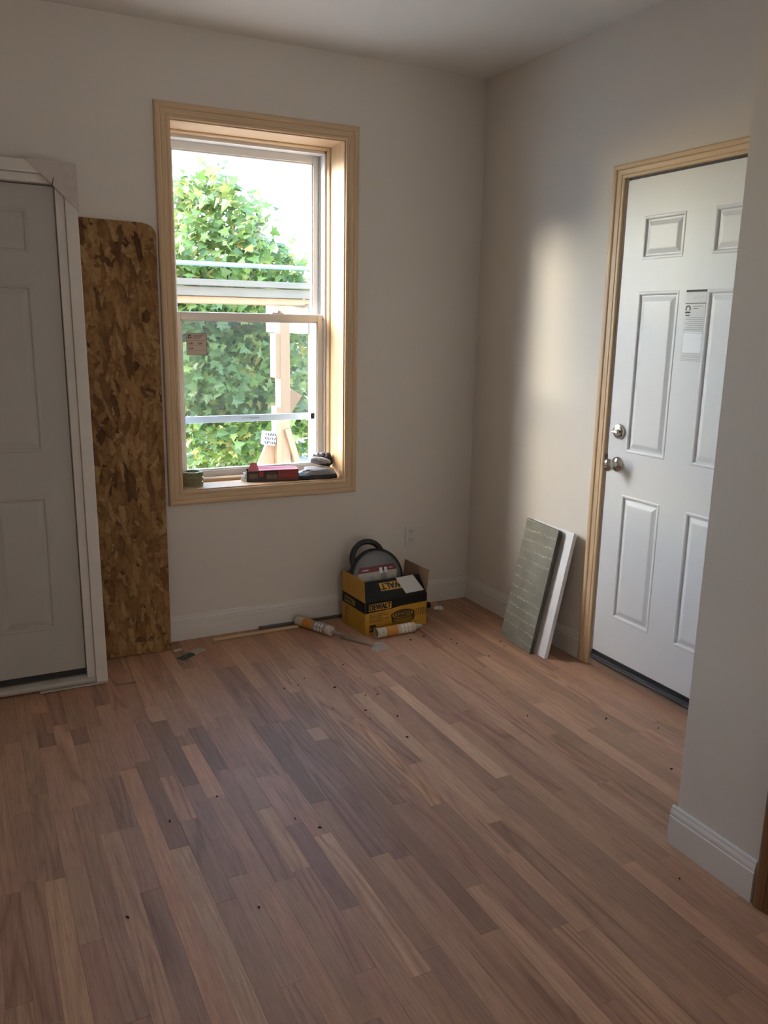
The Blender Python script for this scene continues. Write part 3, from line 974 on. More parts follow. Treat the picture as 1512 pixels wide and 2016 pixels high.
def lean_board(name, BL, BR, TL, thick, mats, label, length=None):
    BL, BR, TL = Vector(BL), Vector(BR), Vector(TL)
    x = (BR-BL)
    wd = x.length
    x.normalize()
    z = TL-BL
    z = z-x*z.dot(x)
    L = length or z.length
    z.normalize()
    y = -x.cross(z)                 # away from the room
    M = frame(BL, x, y, z)
    vs = [M @ Vector(p) for p in ((0, 0, 0), (wd, 0, 0), (wd, thick, 0), (0, thick, 0), (0, 0, L), (wd, 0, L), (wd, thick, L), (0, thick, L))]
    b = B()
    b.add(vs, [(0, 1, 5, 4)], 0)
    b.add(vs, [(0, 3, 2, 1), (4, 5, 6, 7), (1, 2, 6, 5), (2, 3, 7, 6), (3, 0, 4, 7)], 1)
    o = b.build(name, mats, loc=tuple((BL+BR)/2))
    me = o.data
    uv = me.uv_layers.new(name='uv')
    for p in me.polygons:
        for li in p.loop_indices:
            q = M.inverted() @ (Vector(me.vertices[me.loops[li].vertex_index].co)+(BL+BR)/2)
            uv.data[li].uv = (q.x, q.z)
    return tag(o, label, 'board')


lean_board('fibre_board', (-0.163, -0.580, 0.001), (-0.187, -0.852, 0.001), (-0.046, -0.606, 0.590), 0.018, [M_fibre, M_bside],
           'grey-green scuffed fibre board leaning in front of the white board by the door')
lean_board('white_board', (-0.1405, -0.605, 0.001), (-0.1600, -0.930, 0.001), (-0.0225, -0.630, 0.592), 0.019, [M_bwhite, M_bwhite],
           'white board leaning on the wall behind the grey-green board')

# ------------------------------------------------------------------ nail carton
F0 = Vector((-0.794, -0.322, 0.0))
e1 = Vector((0.364, 0.024, 0)).normalized()
e2 = Vector((-e1.y, e1.x, 0))
CW, CDp, CH, FL = 0.365, 0.240, 0.168, 0.110
MC = frame(F0, e1, e2, (0, 0, 1))
ct = thing('nail_carton', tuple(F0+e1*CW/2+e2*CDp/2), 'open yellow and black nail carton with raised flaps on the floor', 'carton')
T = 0.003
BAND = lambda x: 0.117 + (0.004 if x > 0.19 else 0.0)
B(MC).box(0.003, CW-0.003, 0.003, CDp-0.003, 0.001, 0.004).build('carton_bottom', M_card, ct)


def carton_side(MF, wd, seq):
    """wall of the carton in a local frame x along, z up, y=0 outside; inner skin kraft, outer skin yellow below black"""
    b = B(MF)
    b.box(0, wd, 0.001, T, 0.001, CH, 0)
    xs = [0, wd*0.42, wd*0.52, wd*0.62, wd]
    zs = [0.112, 0.117, 0.122, 0.124, 0.126] if seq else [0.112]*5
    for i in range(4):
        b.add([(xs[i], 0, 0.001), (xs[i+1], 0, 0.001), (xs[i+1], 0, zs[i+1]), (xs[i], 0, zs[i])], [(0, 1, 2, 3)], 1)
        b.add([(xs[i], 0, zs[i]), (xs[i+1], 0, zs[i+1]), (xs[i+1], 0, CH), (xs[i], 0, CH)], [(0, 1, 2, 3)], 2)
    return b.build('carton_side', [M_card, M_yellow, M_cblack], ct, fix=False)


front = carton_side(MC, CW, True)
MLs = MC @ frame((0, CDp, 0), (0, -1, 0), (1, 0, 0), (0, 0, 1))
left = carton_side(MLs, CDp, False)
carton_side(MC @ frame((CW, 0, 0), (0, 1, 0), (-1, 0, 0), (0, 0, 1)), CDp, False)
carton_side(MC @ frame((CW, CDp, 0), (-1, 0, 0), (0, -1, 0), (0, 0, 1)), CW, True)
FT = lambda x, z, y=-0.0006: Matrix.Translation((x, y, z)) @ Matrix.Rotation(R(90), 4, 'X')
b = B(MC)
b.box(0.022, 0.152, -0.0005, 0, 0.121, 0.157, 0)
b.build('logo_plate', M_yellow, front)
b = B(MC)
put_text(b, 'DEWALT', 0.040, FT(0.027, 0.126, -0.0010), bold=0.0018, width=0.120)
b.build('lettering', M_ink, front)
b = B(MC)
for k, (wd2, z) in enumerate(((0.095, 0.100), (0.110, 0.091), (0.070, 0.082), (0.112, 0.072), (0.075, 0.063))):
    x = 0.026
    while x < 0.026+wd2:
        q = random.uniform(0.005, 0.014)
        b.box(x, min(x+q, 0.026+wd2), -0.0005, 0, z, z+0.0035)
        x += q+0.003
b.box(0.026, 0.062, -0.0005, 0, 0.012, 0.048)
# coil of nails pictured on the front
for a in range(0, 360, 6):
    x, z = 0.220+0.066*math.cos(R(a)), 0.078+0.022*math.sin(R(a))
    if math.sin(R(a)) < 0.25:
        b.poly([(x-0.0012, 0, z), (x+0.0012, 0, z), (x+0.004, 0, z-0.030), (x+0.002, 0, z-0.030)], (0, -0.0005, 0))
    b.box(x-0.0035, x+0.0035, -0.0005, 0, z-0.0012, z+0.0032)
for rr_, st in ((0.75, 9), (0.5, 13), (0.25, 20)):
    for a in range(0, 360, st):
        x, z = 0.220+0.066*rr_*math.cos(R(a)), 0.080+0.022*rr_*math.sin(R(a))
        b.box(x-0.0035, x+0.0035, -0.0005, 0, z-0.0012, z+0.0032)
for k in range(7):
    x = 0.290+k*0.0105
    b.poly([(x, 0, 0.096), (x+0.0035, 0, 0.096), (x+0.008, 0, 0.055), (x+0.0055, 0, 0.055)], (0, -0.0005, 0))
b.build('print', M_dark, front)
b = B(MC)
put_text(b, '15', 0.026, FT(0.030, 0.020, -0.0010), bold=0.0006, width=0.026)
b.build('number', M_yellow, front)
b = B(MLs)
b.box(0.028, 0.135, -0.0005, 0, 0.122, 0.152, 0)
b.build('logo_plate', M_yellow, left)
b = B(MLs)
put_text(b, 'DEWALT', 0.032, FT(0.032, 0.127, -0.0010), bold=0.0015, width=0.098)
for k in range(7):
    b.box(0.03, 0.05+0.03*random.random(), -0.0005, 0, 0.095-0.011*k, 0.098-0.011*k)
b.build('print', M_dark, left)
# flaps
TF = 0.003


def flap(O, x, out, up_l, wd, ln, mats, taper=0.004):
    """O = fold corner, x along the fold, up_l = direction the flap stands in"""
    x, up_l = Vector(x), Vector(up_l).normalized()
    y = up_l.cross(x).normalized()
    if y.dot(Vector(out)) > 0:
        y = -y                       # y = inner side
    M = MC @ frame(O, x, y, up_l)
    b = B(M)
    vs = [(taper, 0, 0), (wd-taper, 0, 0), (wd-taper*1.5, 0, ln), (taper*1.5, 0, ln)]
    b.poly([(p[0], TF, p[2]) for p in vs], (0, -TF+0.0004, 0), 0)
    b.add(vs, [(0, 1, 2, 3)], 1)
    return b.build('flap', mats, ct, fix=False), M


ff, MF = flap((0, 0.0, CH), (1, 0, 0), (0, -1, 0), (0, 0.68, 0.73), CW, 0.112, [M_card, M_cblack])
flap((0, CDp, CH), (0, -1, 0), (-1, 0, 0), (-0.035, 0, 1), CDp, 0.112, [M_card, M_yellow])
flap((CW, 0, CH), (0, 1, 0), (1, 0, 0), (0.10, 0, 1), CDp, 0.118, [M_card, M_yellow])
flap((CW, CDp, CH), (-1, 0, 0), (0, 1, 0), (0, 0.25, 1), CW, 0.095, [M_card, M_cblack])
b = B(MF)
b.box(0.112, 0.305, -0.0006, 0, 0.050, 0.094)
b.build('logo_plate', M_yellow, ff)
b = B(MF)
put_text(b, 'DEWALT', 0.046, Matrix.Translation((0.297, -0.0011, 0.0885)) @ Matrix.Rotation(math.pi, 4, 'Y') @ Matrix.Rotation(R(90), 4, 'X'), bold=0.002, width=0.178)
b.build('lettering', M_ink, ff)
o = B(MF).poly([(0.218, -0.0014, 0.108), (0.322, -0.0014, 0.111), (0.352, -0.0014, 0.018), (0.243, -0.0014, 0.016)], (0, -0.0006, 0)).build('paper_slip', plain('pale_slip', (0.55, 0.55, 0.53), 0.5), ff)


def nail_coil(center, rad, hh, label, group=None):
    o = thing('nail_coil', center, label, 'nails', group)
    b, hb = B(), B()
    for k, r0 in enumerate((rad, rad*0.86, rad*0.72)):
        nn_ = int(2*math.pi*r0/0.0064)
        for i in range(nn_):
            a = 2*math.pi*i/nn_+k
            z0 = center[2]+0.0015*random.random()+0.001
            p = Vector((center[0]+r0*math.cos(a), center[1]+r0*math.sin(a), z0))
            a2 = a-0.30
            q = Vector((center[0]+r0*1.01*math.cos(a2), center[1]+r0*1.01*math.sin(a2), z0+hh-0.003))
            b.tube([p, q], [0.0012, 0.0019], 5)
            hb.lathe([(0, 0), (0.0034, 0), (0.0034, 0.0013), (0, 0.0013)], Matrix.Translation(q), 7)
    s = b.build('nails', M_nail, o, fix=False)
    s['kind'] = 'stuff'
    s = hb.build('nail_heads', M_nail, o, fix=False)
    s['kind'] = 'stuff'
    b = B()
    for z in (0.36, 0.66):
        b.tube([(center[0]+(rad+0.0022)*math.cos(2*math.pi*k/40), center[1]+(rad+0.0022)*math.sin(2*math.pi*k/40), center[2]+hh*z) for k in range(40)], 0.0007, 5, closed=True)
    b.build('wire', M_nickel, o)
    return o


nail_coil((-1.525, 0.076, 0.7352), 0.050, 0.072, 'round coil of wire-bound nails standing at the left end of the sill')
ic = F0+e1*0.15+e2*0.125
nail_coil((ic.x, ic.y, 0.0045), 0.055, 0.072, 'coil of wire-bound nails lying inside the open carton', None)

# round package standing in the carton
DC = Vector((-0.652, -0.165, 0.2385))
dn_ = Vector((0.03, -0.95, 0.25)).normalized()            # faces the room, leaning back
dx_ = Vector((1, 0.08, 0))
dx_ = (dx_-dn_*dx_.dot(dn_)).normalized()
dz_ = dn_.cross(dx_)
if dz_.z < 0:
    dz_ = -dz_
MK = frame(DC, dx_, dz_, dn_)                       # local x right, y up, z to the viewer
pk = thing('round_package', tuple(DC), 'round grey package with black rim and handle standing in the carton', 'package')
B(MK).lathe([(0, -0.022), (0.146, -0.022), (0.151, -0.018), (0.151, 0.004), (0.146, 0.010), (0.139, 0.010), (0.139, 0.004), (0, 0.004)], None, 64).build('rim', M_black, pk, smooth=True)
B(MK).lathe([(0, 0.012), (0.118, 0.012), (0.130, 0.009), (0.138, 0.0045), (0, 0.0045)], None, 64).build('face', M_lidp, pk, smooth=True)


def chord(y0, y1, r, z):
    pts = []
    a0, a1 = math.sqrt(r*r-y0*y0), math.sqrt(r*r-y1*y1)
    return [(-a0, y0, z), (a0, y0, z), (a1, y1, z), (-a1, y1, z)]


lbk = B(MK).poly(chord(-0.06, 0.032, 0.117, 0.0125), (0, 0, 0.0006)).build('label_card', M_tan, pk)
B(MK).poly(chord(0.032, 0.062, 0.117, 0.0125), (0, 0, 0.0007)).build('label_band', M_maroon, pk)
b = B(MK)
b.lathe([(0, 0), (0.019, 0), (0.019, 0.0004), (0, 0.0004)], Matrix.Translation((-0.035, -0.004, 0.0132)), 18, 0)
b.box(-0.054, -0.016, -0.032, -0.004, 0.0132, 0.0136, 0)
b.lathe([(0, 0), (0.019, 0), (0.019, 0.0004), (0, 0.0004)], Matrix.Translation((0.034, 0.005, 0.0132)), 18, 0)
b.box(0.018, 0.050, -0.020, 0.028, 0.0132, 0.0136, 0)
b.box(0.073, 0.097, -0.012, 0.004, 0.0132, 0.0136, 0)
b.box(0.012, 0.028, 0.022, 0.050, 0.0134, 0.0138, 1)
b.box(0.040, 0.056, 0.022, 0.050, 0.0134, 0.0138, 1)
b.box(-0.085, -0.05, 0.043, 0.047, 0.0134, 0.0138, 1)
b.box(0.065, 0.09, 0.043, 0.046, 0.0134, 0.0138, 1)
b.build('print', [M_grey_ink, M_paper], lbk)
hp = []
for a in range(0, 181, 12):
    hp.append((-0.036+0.088*math.cos(R(a+14)), 0.104+0.086*math.sin(R(a+14)), -0.009))
B(MK).tube(hp, 0.0145, 12).build('handle', M_black, pk, smooth=True)


# caulk tubes
def caulk(name, P, Q, rad, roll_, label, nozzle):
    P, Q = Vector(P), Vector(Q)
    z = (Q-P).normalized()
    x = Vector((0, 0, 1)).cross(z).normalized()
    y = z.cross(x)
    M = frame(P, x, y, z) @ Matrix.Rotation(roll_, 4, 'Z')
    L = (Q-P).length
    o = thing(name, tuple((P+Q)/2-Vector((0, 0, rad))), label, 'caulk tube', None)
    B(M).lathe([(rad*0.86, 0.006), (rad*0.9, 0.0), (rad, 0.0), (rad, L), (rad*0.92, L+0.002), (rad*0.4, L+0.004), (rad*0.35, L+0.010), (0.0, L+0.010)], None, 28).build('tube_body', M_tubew, o, smooth=True)
    def band(z0, z1, mat, nm, a0=0, a1=360, rr_=1.006):
        b = B(M)
        n_ = max(2, int((a1-a0)/12))
        b.grid(lambda u, v: (rad*rr_*math.cos(R(a0+(a1-a0)*u)), rad*rr_*math.sin(R(a0+(a1-a0)*u)), z0+(z1-z0)*v), n_, 1)
        b.build(nm, mat, o, smooth=True, fix=False)
    band(0.050, 0.115, M_tube, 'label_band')
    band(0.115, 0.205, M_tubeg if nozzle else M_tubew, 'label_end', rr_=1.004)
    for (a0, a1) in ((40, 100), (100, 160), (-20, 40)):
        for k in range(3):
            band(0.135+0.020*k, 0.147+0.020*k, M_paper, 'print', a0+6, a1-10, 1.012)
    band(0.018, 0.042, M_paper, 'code_patch', 60, 130, 1.010)
    for k in range(5):
        band(0.021+0.004*k, 0.0228+0.004*k, M_ink, 'code_bar', 66, 124, 1.016)
    b = B(M)
    if nozzle:
        b.lathe([(rad*0.35, L+0.008), (0.0085, L+0.014), (0.0075, L+0.022), (0.0035, L+0.075), (0.0, L+0.075)], None, 14)
        b.build('nozzle', M_tubeg, o, smooth=True)
    else:
        b.lathe([(rad*0.72, L+0.003), (rad*0.55, L+0.020), (0.010, L+0.028), (0.008, L+0.046), (0, L+0.046)], None, 16)
        b.build('nozzle', plain('tube_tip', (0.42, 0.40, 0.36), 0.5), o, smooth=True)
    return o


caulk('caulk_tube', (-1.040, -0.045, 0.0252), (-0.945, -0.254, 0.0252), 0.0250, R(60), 'orange caulk tube lying left of the carton with its end at the baseboard', True)
caulk('caulk_tube', (-0.757, -0.372, 0.0252), (-0.545, -0.3685, 0.0252), 0.0250, R(55), 'cream caulk tube lying along the front of the carton', False)
# tapered shim
b = B()
pA, pB = Vector((-0.903, -0.300, 0)), Vector((-0.808, -0.475, 0))
dd_ = (pB-pA).normalized()
sd_ = Vector((-dd_.y, dd_.x, 0))
b.add([pA-sd_*0.019+Vector((0, 0, 0.001)), pA+sd_*0.019+Vector((0, 0, 0.001)), pB+sd_*0.004+Vector((0, 0, 0.001)), pB-sd_*0.004+Vector((0, 0, 0.001)),
       pA-sd_*0.019+Vector((0, 0, 0.013)), pA+sd_*0.019+Vector((0, 0, 0.013)), pB+sd_*0.004+Vector((0, 0, 0.003)), pB-sd_*0.004+Vector((0, 0, 0.003))],
      [(0, 3, 2, 1), (4, 5, 6, 7), (0, 1, 5, 4), (1, 2, 6, 5), (2, 3, 7, 6), (3, 0, 4, 7)])
tag(b.build('wood_shim', M_shim, loc=tuple((pA+pB)/2)), 'thin grey tapered wood shim on the floor before the carton', 'shim')


def crumple(name, c, sx, sy, hgt, ang, mats, seed, label, cat, split=None, nx=12, ny=10):
    M = Matrix.Translation(c) @ Matrix.Rotation(ang, 4, 'Z')
    b = B(M)

    def fn(u, v, top=True):
        x, y = (u-0.5)*sx, (v-0.5)*sy
        ed = min(u, 1-u, v, 1-v)*4
        h = hgt*min(1, ed)*(0.45+0.9*abs(noise.noise(Vector((u*4+seed, v*4, seed)))))
        w_ = 0.10*noise.noise(Vector((u*3, v*3, seed+9)))
        return (x*(1+w_), y*(1-w_), 0.0008+h)
    b.grid(fn, nx, ny)
    if split:
        cnt = 0
        for i in range(len(b.f)):
            if (i % nx)/nx < split:
                b.m[i] = 1
    o = b.build(name, mats, loc=c, smooth=False)
    sol = o.modifiers.new('solid', 'SOLIDIFY')
    sol.thickness = 0.0006
    return tag(o, label, cat)


crumple('torn_packet', (-1.623, -0.197, 0), 0.155, 0.050, 0.012, R(34), [M_film, M_green], 3.1, 'torn dark green and clear plastic packet on the floor', 'packet', split=0.5)
crumple('plastic_wrapper', (-0.803, -0.500, 0), 0.070, 0.055, 0.040, R(20), [M_film], 8.4, 'crumpled clear plastic wrapper on the floor before the caulk tube', 'wrapper')
crumple('foam_scrap', (-0.252, -0.121, 0), 0.050, 0.035, 0.016, R(-30), [M_bwhite], 1.7, 'small white foam scrap on the floor right of the carton', 'scrap', nx=8, ny=6)
# black cap behind the carton
Mx = Matrix.Translation((-0.298, -0.085, 0.0165)) @ Matrix.Rotation(R(90), 4, 'Y')
tag(B(Mx).lathe([(0, -0.011), (0.013, -0.011), (0.016, -0.008), (0.016, 0.008), (0.013, 0.011), (0.008, 0.011), (0.008, 0.006), (0, 0.006)], None, 24).build('rubber_cap', M_black, loc=(-0.298, -0.085, 0), smooth=True),
    'small black rubber cap on the floor against the carton', 'cap')
# strips along the baseboard
o = B().rbox((-1.270, -0.078, 0.0055), (0.44, 0.022, 0.009), Matrix.Rotation(R(1.0), 4, 'Z')).build('shoe_moulding', M_pine[0], loc=(-1.27, -0.078, 0), bevel=0.002)
tag(o, 'thin pale wood strip lying along the back baseboard', 'strip')
o = B().rbox((-1.005, -0.026, 0.007), (0.47, 0.016, 0.0125), Matrix()).build('shade_gap_strip', plain('shade_gap_grey', (0.10, 0.095, 0.085), 0.6), loc=(-1.005, -0.026, 0), bevel=0.002)  # dark colour stands in for the shadow gap beside grey trim
tag(o, 'dark grey strip standing in for the shadow gap and grey trim at the back baseboard', 'strip')
o = B().rbox((-1.955, -0.402, 0.0035), (0.085, 0.009, 0.005), Matrix.Rotation(R(-8), 4, 'Z')).build('wood_sliver', M_shim, loc=(-1.955, -0.402, 0))
tag(o, 'thin wood sliver on the floor beside the prehung door', 'sliver')
o = B().rbox((-1.672, -0.132, 0.003), (0.040, 0.016, 0.0045), Matrix.Rotation(R(15), 4, 'Z')).build('caulk_scrap', M_chipw, loc=(-1.672, -0.132, 0))
tag(o, 'small white scrap on the floor at the foot of the strand board', 'scrap')

# sill things: torn fastener box
MB_ = Matrix.Translation((-1.122, 0.088, 0.7352)) @ Matrix.Rotation(R(-12), 4, 'Z')
bx = thing('fastener_box', (-1.122, 0.088, 0.7352), 'torn red and black fastener box lying in the middle of the window sill', 'box')
W2, D2, H2 = 0.128, 0.036, 0.056
b = B(MB_)
b.add([(-W2, -D2, 0), (W2, -D2, 0), (W2, D2, 0), (-W2, D2, 0), (-W2*1.0, -D2, H2*0.92), (W2, -D2, H2), (W2*0.99, D2, H2*0.97), (-W2*0.97, D2, H2*0.95)],
      [(0, 3, 2, 1), (0, 1, 5, 4), (1, 2, 6, 5), (2, 3, 7, 6), (3, 0, 4, 7)])
b.build('carton_body', M_dark, bx, bevel=0.002)
b = B(MB_)
b.poly([(-W2*0.55, -D2, H2*0.94), (W2, -D2, H2*1.005), (W2, D2, H2*0.99), (-W2*0.5, D2, H2*0.97)], (0, 0, 0.003))
b.build('lid_panel', M_red, bx)
b = B(MB_)
b.poly([(-W2*0.97, -D2*0.9, H2*0.92), (-W2*0.52, -D2*0.9, H2*0.94), (-W2*0.58, D2*0.2, H2*1.55), (-W2*0.80, D2*0.3, H2*1.60)], (0.001, 0.0025, 0))
b.build('torn_flap', M_red, bx)
b = B(MB_)
b.poly([(-W2*0.62, 0, H2*0.97), (W2*0.75, 0.004, H2*1.02), (W2*0.98, D2*0.95, H2*1.12), (-W2*0.45, D2*0.9, H2*1.18)], (0, 0.002, 0.001))
b.build('back_flap', M_red, bx)
b = B(MB_)
y_ = -D2-0.0008
b.box(W2*0.20, W2*0.97, y_, -D2, H2*0.30, H2*0.95)
b.build('red_panel', M_red, bx)
b = B(MB_)
b.box(W2*0.20, W2*0.97, y_, -D2, H2*0.16, H2*0.25)
b.build('red_stripe', M_red, bx)
b = B(MB_)
b.box(-W2*0.52, -W2*0.36, y_, -D2, H2*0.40, H2*0.90)
b.build('red_panel', M_red, bx)
b = B(MB_)
b.box(-W2*0.90, -W2*0.57, y_, -D2, H2*0.30, H2*0.72)
b.box(-W2*0.24, W2*0.16, y_, -D2, H2*0.22, H2*0.62)
for k in range(6):
    x = -W2*0.24+k*0.0075
    b.box(x, x+0.005, y_, -D2, H2*0.70, H2*0.80)
b.box(W2*0.34, W2*0.52, y_-0.0004, -D2, H2*0.52, H2*0.66)
b.build('print', plain('brown_picture', (0.17, 0.12, 0.085), 0.5, var=0.3, vscale=60), bx)
b = B(MB_)
for k, (x, y, z, sx_, sz_) in enumerate(((-W2-0.010, -0.02, 0.014, 0.034, 0.026), (-W2-0.004, -0.01, 0.034, 0.026, 0.022))):
    b.grid(lambda u, v: (x+(u-0.5)*sx_, y+0.016*noise.noise(Vector((u*3, v*3, k*5.0))), z+(v-0.5)*sz_+0.008*noise.noise(Vector((u*4, v*2, k+3.0)))), 6, 5)
o = b.build('clear_liner', see_through('white_film', (0.85, 0.85, 0.86), 0.75, 0.3), bx)
o.modifiers.new('solid', 'SOLIDIFY').thickness = 0.0006


# work gloves bundled in the corner
def lump(name, mats, parent, c, s, ang, seed, amp, cut=None, M_extra=None, nu=36, nv=20, dark=None, flat=0.86):
    M = Matrix.Translation(c) @ Matrix.Rotation(ang, 4, 'Z') @ (M_extra or Matrix())
    b = B(M)

    def fn(u, v):
        a, t = 2*math.pi*u, math.pi*(v-0.5)
        d = Vector((math.cos(a)*math.cos(t), math.sin(a)*math.cos(t), math.sin(t)))
        k = 1+amp*noise.noise(d*1.7+Vector((seed, 0, 0)))+amp*0.45*noise.noise(d*4.2+Vector((0, seed, 0)))
        fold = 1-0.13*math.exp(-((d.x*0.8+d.z*1.3-0.35+0.2*noise.noise(d*2+Vector((seed, seed, 0))))/0.10)**2)
        q = Vector([math.copysign(abs(t_)**0.75, t_) for t_ in d])
        p = Vector((q.x*s[0], q.y*s[1], q.z*s[2]))*k*fold
        return (p.x, p.y, max(p.z, -s[2]*flat))
    b.grid(fn, nu, nv)
    if dark is not None:
        for i in range(len(b.f)):
            zz = sum((b.v[j]-Vector(c)).z for j in b.f[i])/4
            if zz < dark*s[2]:
                b.m[i] = 1
    return b.build(name, mats, parent, smooth=True, fix=True)


g1 = thing('work_glove', (-0.895, 0.062, 0.7352), 'grey knit work glove with black coated palm lying on the sill', 'glove')
lump('hand', [M_knit, M_nitrile], g1, (-0.888, 0.060, 0.7352+0.0128), (0.094, 0.044, 0.046), R(-14), 2.0, 0.13, dark=0.22, flat=0.27)
lump('thumb', [M_nitrile], g1, (-0.965, 0.038, 0.7352+0.012), (0.034, 0.016, 0.0135), R(-20), 5.0, 0.12)
for k in range(3):
    lump('finger', [M_nitrile], g1, (-0.962+0.004*k, 0.056+0.020*k, 0.7352+0.013), (0.040, 0.0115, 0.0125), R(-8-5*k), 7.0+k, 0.10)
g2 = thing('work_glove', (-0.865, 0.105, 0.784), 'grey and black work glove bunched up on top of the other glove', 'glove')
lump('hand', [M_knit, M_nitrile], g2, (-0.862, 0.084, 0.815), (0.058, 0.034, 0.021), R(6), 11.3, 0.20, M_extra=Matrix.Rotation(R(14), 4, 'Y'), dark=-0.35)
lump('cuff', [M_nitrile], g2, (-0.815, 0.130, 0.816), (0.032, 0.026, 0.034), R(0), 21.0, 0.25)
for k in range(4):
    lump('finger', [M_knit, M_nitrile], g2, (-0.880+0.019*k, 0.120, 0.834+0.004*math.sin(k)), (0.0095, 0.014, 0.018), R(0), 31.0+k, 0.10, dark=-0.1, M_extra=Matrix.Rotation(R(-25+16*k), 4, 'Y'))

# chips and crumbs on the floor
CH_ = [(-1.364, -0.729, 0), (-1.3, -0.725, 0), (-1.169, -0.807, 1), (-1.031, -0.771, 0), (-1.081, -0.93, 0), (-1.034, -0.945, 0), (-1.038, -0.605, 0), (-1.255, -0.988, 0), (-1.143, -1.055, 1),
       (-1.157, -1.128, 0), (-1.049, -1.153, 1), (-1.095, -1.319, 1), (-1.251, -0.67, 0), (-0.614, -0.466, 1), (-0.532, -0.452, 1), (-0.43, -0.546, 0), (-2.012, -1.477, 1), (-1.844, -1.406, 0),
       (-1.66, -1.629, 0), (-1.608, -1.705, 1), (-1.889, -1.964, 0), (-2.205, -1.853, 1), (-0.31, -1.519, 1), (-0.18, -1.667, 0), (-0.364, -1.913, 1), (-0.79, -2.36, 0),
       (-0.58, -1.368, 0), (-0.432, -0.60, 0), (-0.308, -0.541, 0), (-0.376, -0.795, 1), (-0.222, -0.665, 0), (-0.245, -0.731, 0)]
for i, (x, y, big) in enumerate(CH_):
    rng = random.Random(i)
    sx_, sy_ = (0.016, 0.006) if big else (0.007, 0.005)
    h = 0.003+0.002*rng.random()
    b = B(Matrix.Translation((x, y, 0.0006)) @ Matrix.Rotation(rng.uniform(0, 3.1), 4, 'Z'))
    pts = [(sx_*rng.uniform(0.3, 0.6)*math.cos(a), sy_*rng.uniform(0.35, 0.65)*math.sin(a)) for a in (0.2, 1.2, 2.1, 3.2, 4.2, 5.3)]
    vs = [(p[0], p[1], 0) for p in pts] + [(p[0]*0.7, p[1]*0.7, h*rng.uniform(0.7, 1.2)) for p in pts]
    b.add(vs, [tuple(range(6))[::-1], tuple(range(6, 12))] + [(q, (q+1) % 6, 6+(q+1) % 6, 6+q) for q in range(6)])
    o = b.build('wood_chip', M_chip, loc=(x, y, 0))
    tag(o, 'thin dark splinter longer than the other chips on the oak floor' if big else 'tiny dark wood crumb lying loose on the oak floor', 'chip', 'wood chips scattered on the floor')

# ------------------------------------------------------------------ outside
GZ = -0.9
o = B().box(-60, 60, 0.35, 90, GZ-0.1, GZ).build('ground', M_ground)
o['kind'] = 'structure'
pf = thing('porch_frame', (-0.35, 2.05, GZ), 'raw lumber porch framing outside the window', 'porch')


def lum(name, q, mat, bev=0.003):
    return B().box(*q).build(name, mat, pf, bevel=bev)


LX, LZ = M_lumber[0], M_lumber[2]
lum('post', (-0.380, -0.305, 2.0, 2.12, GZ, 1.62), LZ)
lum('post', (-0.085, 0.04, 2.0, 2.20, GZ, 1.42), LZ)
lum('post', (-2.60, -2.51, 2.1, 2.19, GZ, 2.0), LZ)
lum('cleat', (-0.4135, -0.3805, 2.0, 2.13, 1.108, 1.428), LZ)
lum('cleat', (-0.4185, -0.3805, 1.985, 2.10, GZ, 0.90), LZ)
lum('joist', (-0.160, -0.120, 2.0, 2.95, 1.425, 1.640), LX)
lum('beam_board', (-2.60, 0.10, 2.0, 2.09, 1.744, 1.787), LX)
lum('beam_board', (-2.60, 0.10, 2.03, 2.12, 1.676, 1.738), LX)
lum('beam_board', (-2.60, 0.10, 2.06, 2.35, 1.628, 1.674), LZ)
B().rbox((-0.245, 2.16, 0.925), (0.105, 0.038, 0.16), Matrix.Rotation(R(33), 4, 'Y')).build('brace', LZ, pf, bevel=0.003)
B().rbox((-0.500, 2.05, 0.44), (0.115, 0.038, 0.52), Matrix.Rotation(R(24), 4, 'Y')).build('brace', LZ, pf, bevel=0.003)
B().rbox((-0.245, 2.02, 0.44), (0.045, 0.089, 0.62), Matrix.Rotation(R(-17), 4, 'Y')).build('brace', LZ, pf, bevel=0.003)
b = B(Matrix.Translation((-0.475, 1.96, 0.675)) @ Matrix.Rotation(R(8), 4, 'Y'))
b.box(-0.048, 0.042, 0, 0.070, -0.05, 0.045)
tg = b.build('board_wrap', M_pink, pf)
b = B(Matrix.Translation((-0.475, 1.96, 0.675)) @ Matrix.Rotation(R(8), 4, 'Y'))
rng = random.Random(4)
for k in range(5):
    for j in range(3):
        b.rbox((-0.038+0.018*k, -0.0006, -0.032+0.030*j), (0.007+0.006*rng.random(), 0.001, 0.022), Matrix.Rotation(rng.uniform(-0.7, 0.7), 4, 'Y'))
b.build('print', M_ink, tg)
B().tube([(-2.55, 2.17, 1.897), (0.05, 2.17, 1.899)], 0.0165, 12).build('guard_rail', M_blue, pf, smooth=True)

# maple trees
LEAF = [(0, 0), (0.10, -0.02), (0.42, -0.10), (0.30, 0.14), (0.55, 0.38), (0.26, 0.38), (0.20, 0.55), (0, 0.95), (-0.20, 0.55), (-0.26, 0.38), (-0.55, 0.38), (-0.30, 0.14), (-0.42, -0.10), (-0.10, -0.02)]


def leaf_verts(p, n_, tw, s):
    n_ = n_.normalized()
    a = n_.orthogonal().normalized()
    a = Matrix.Rotation(tw, 3, n_) @ a
    c = n_.cross(a)
    return [p+a*(x*s)+c*(y*s)+n_*(-0.25*s*(abs(x)**1.5)) for x, y in LEAF] + [p+c*(0.3*s)]


LF = [(14, i, i+1) for i in range(13)] + [(14, 13, 0)]


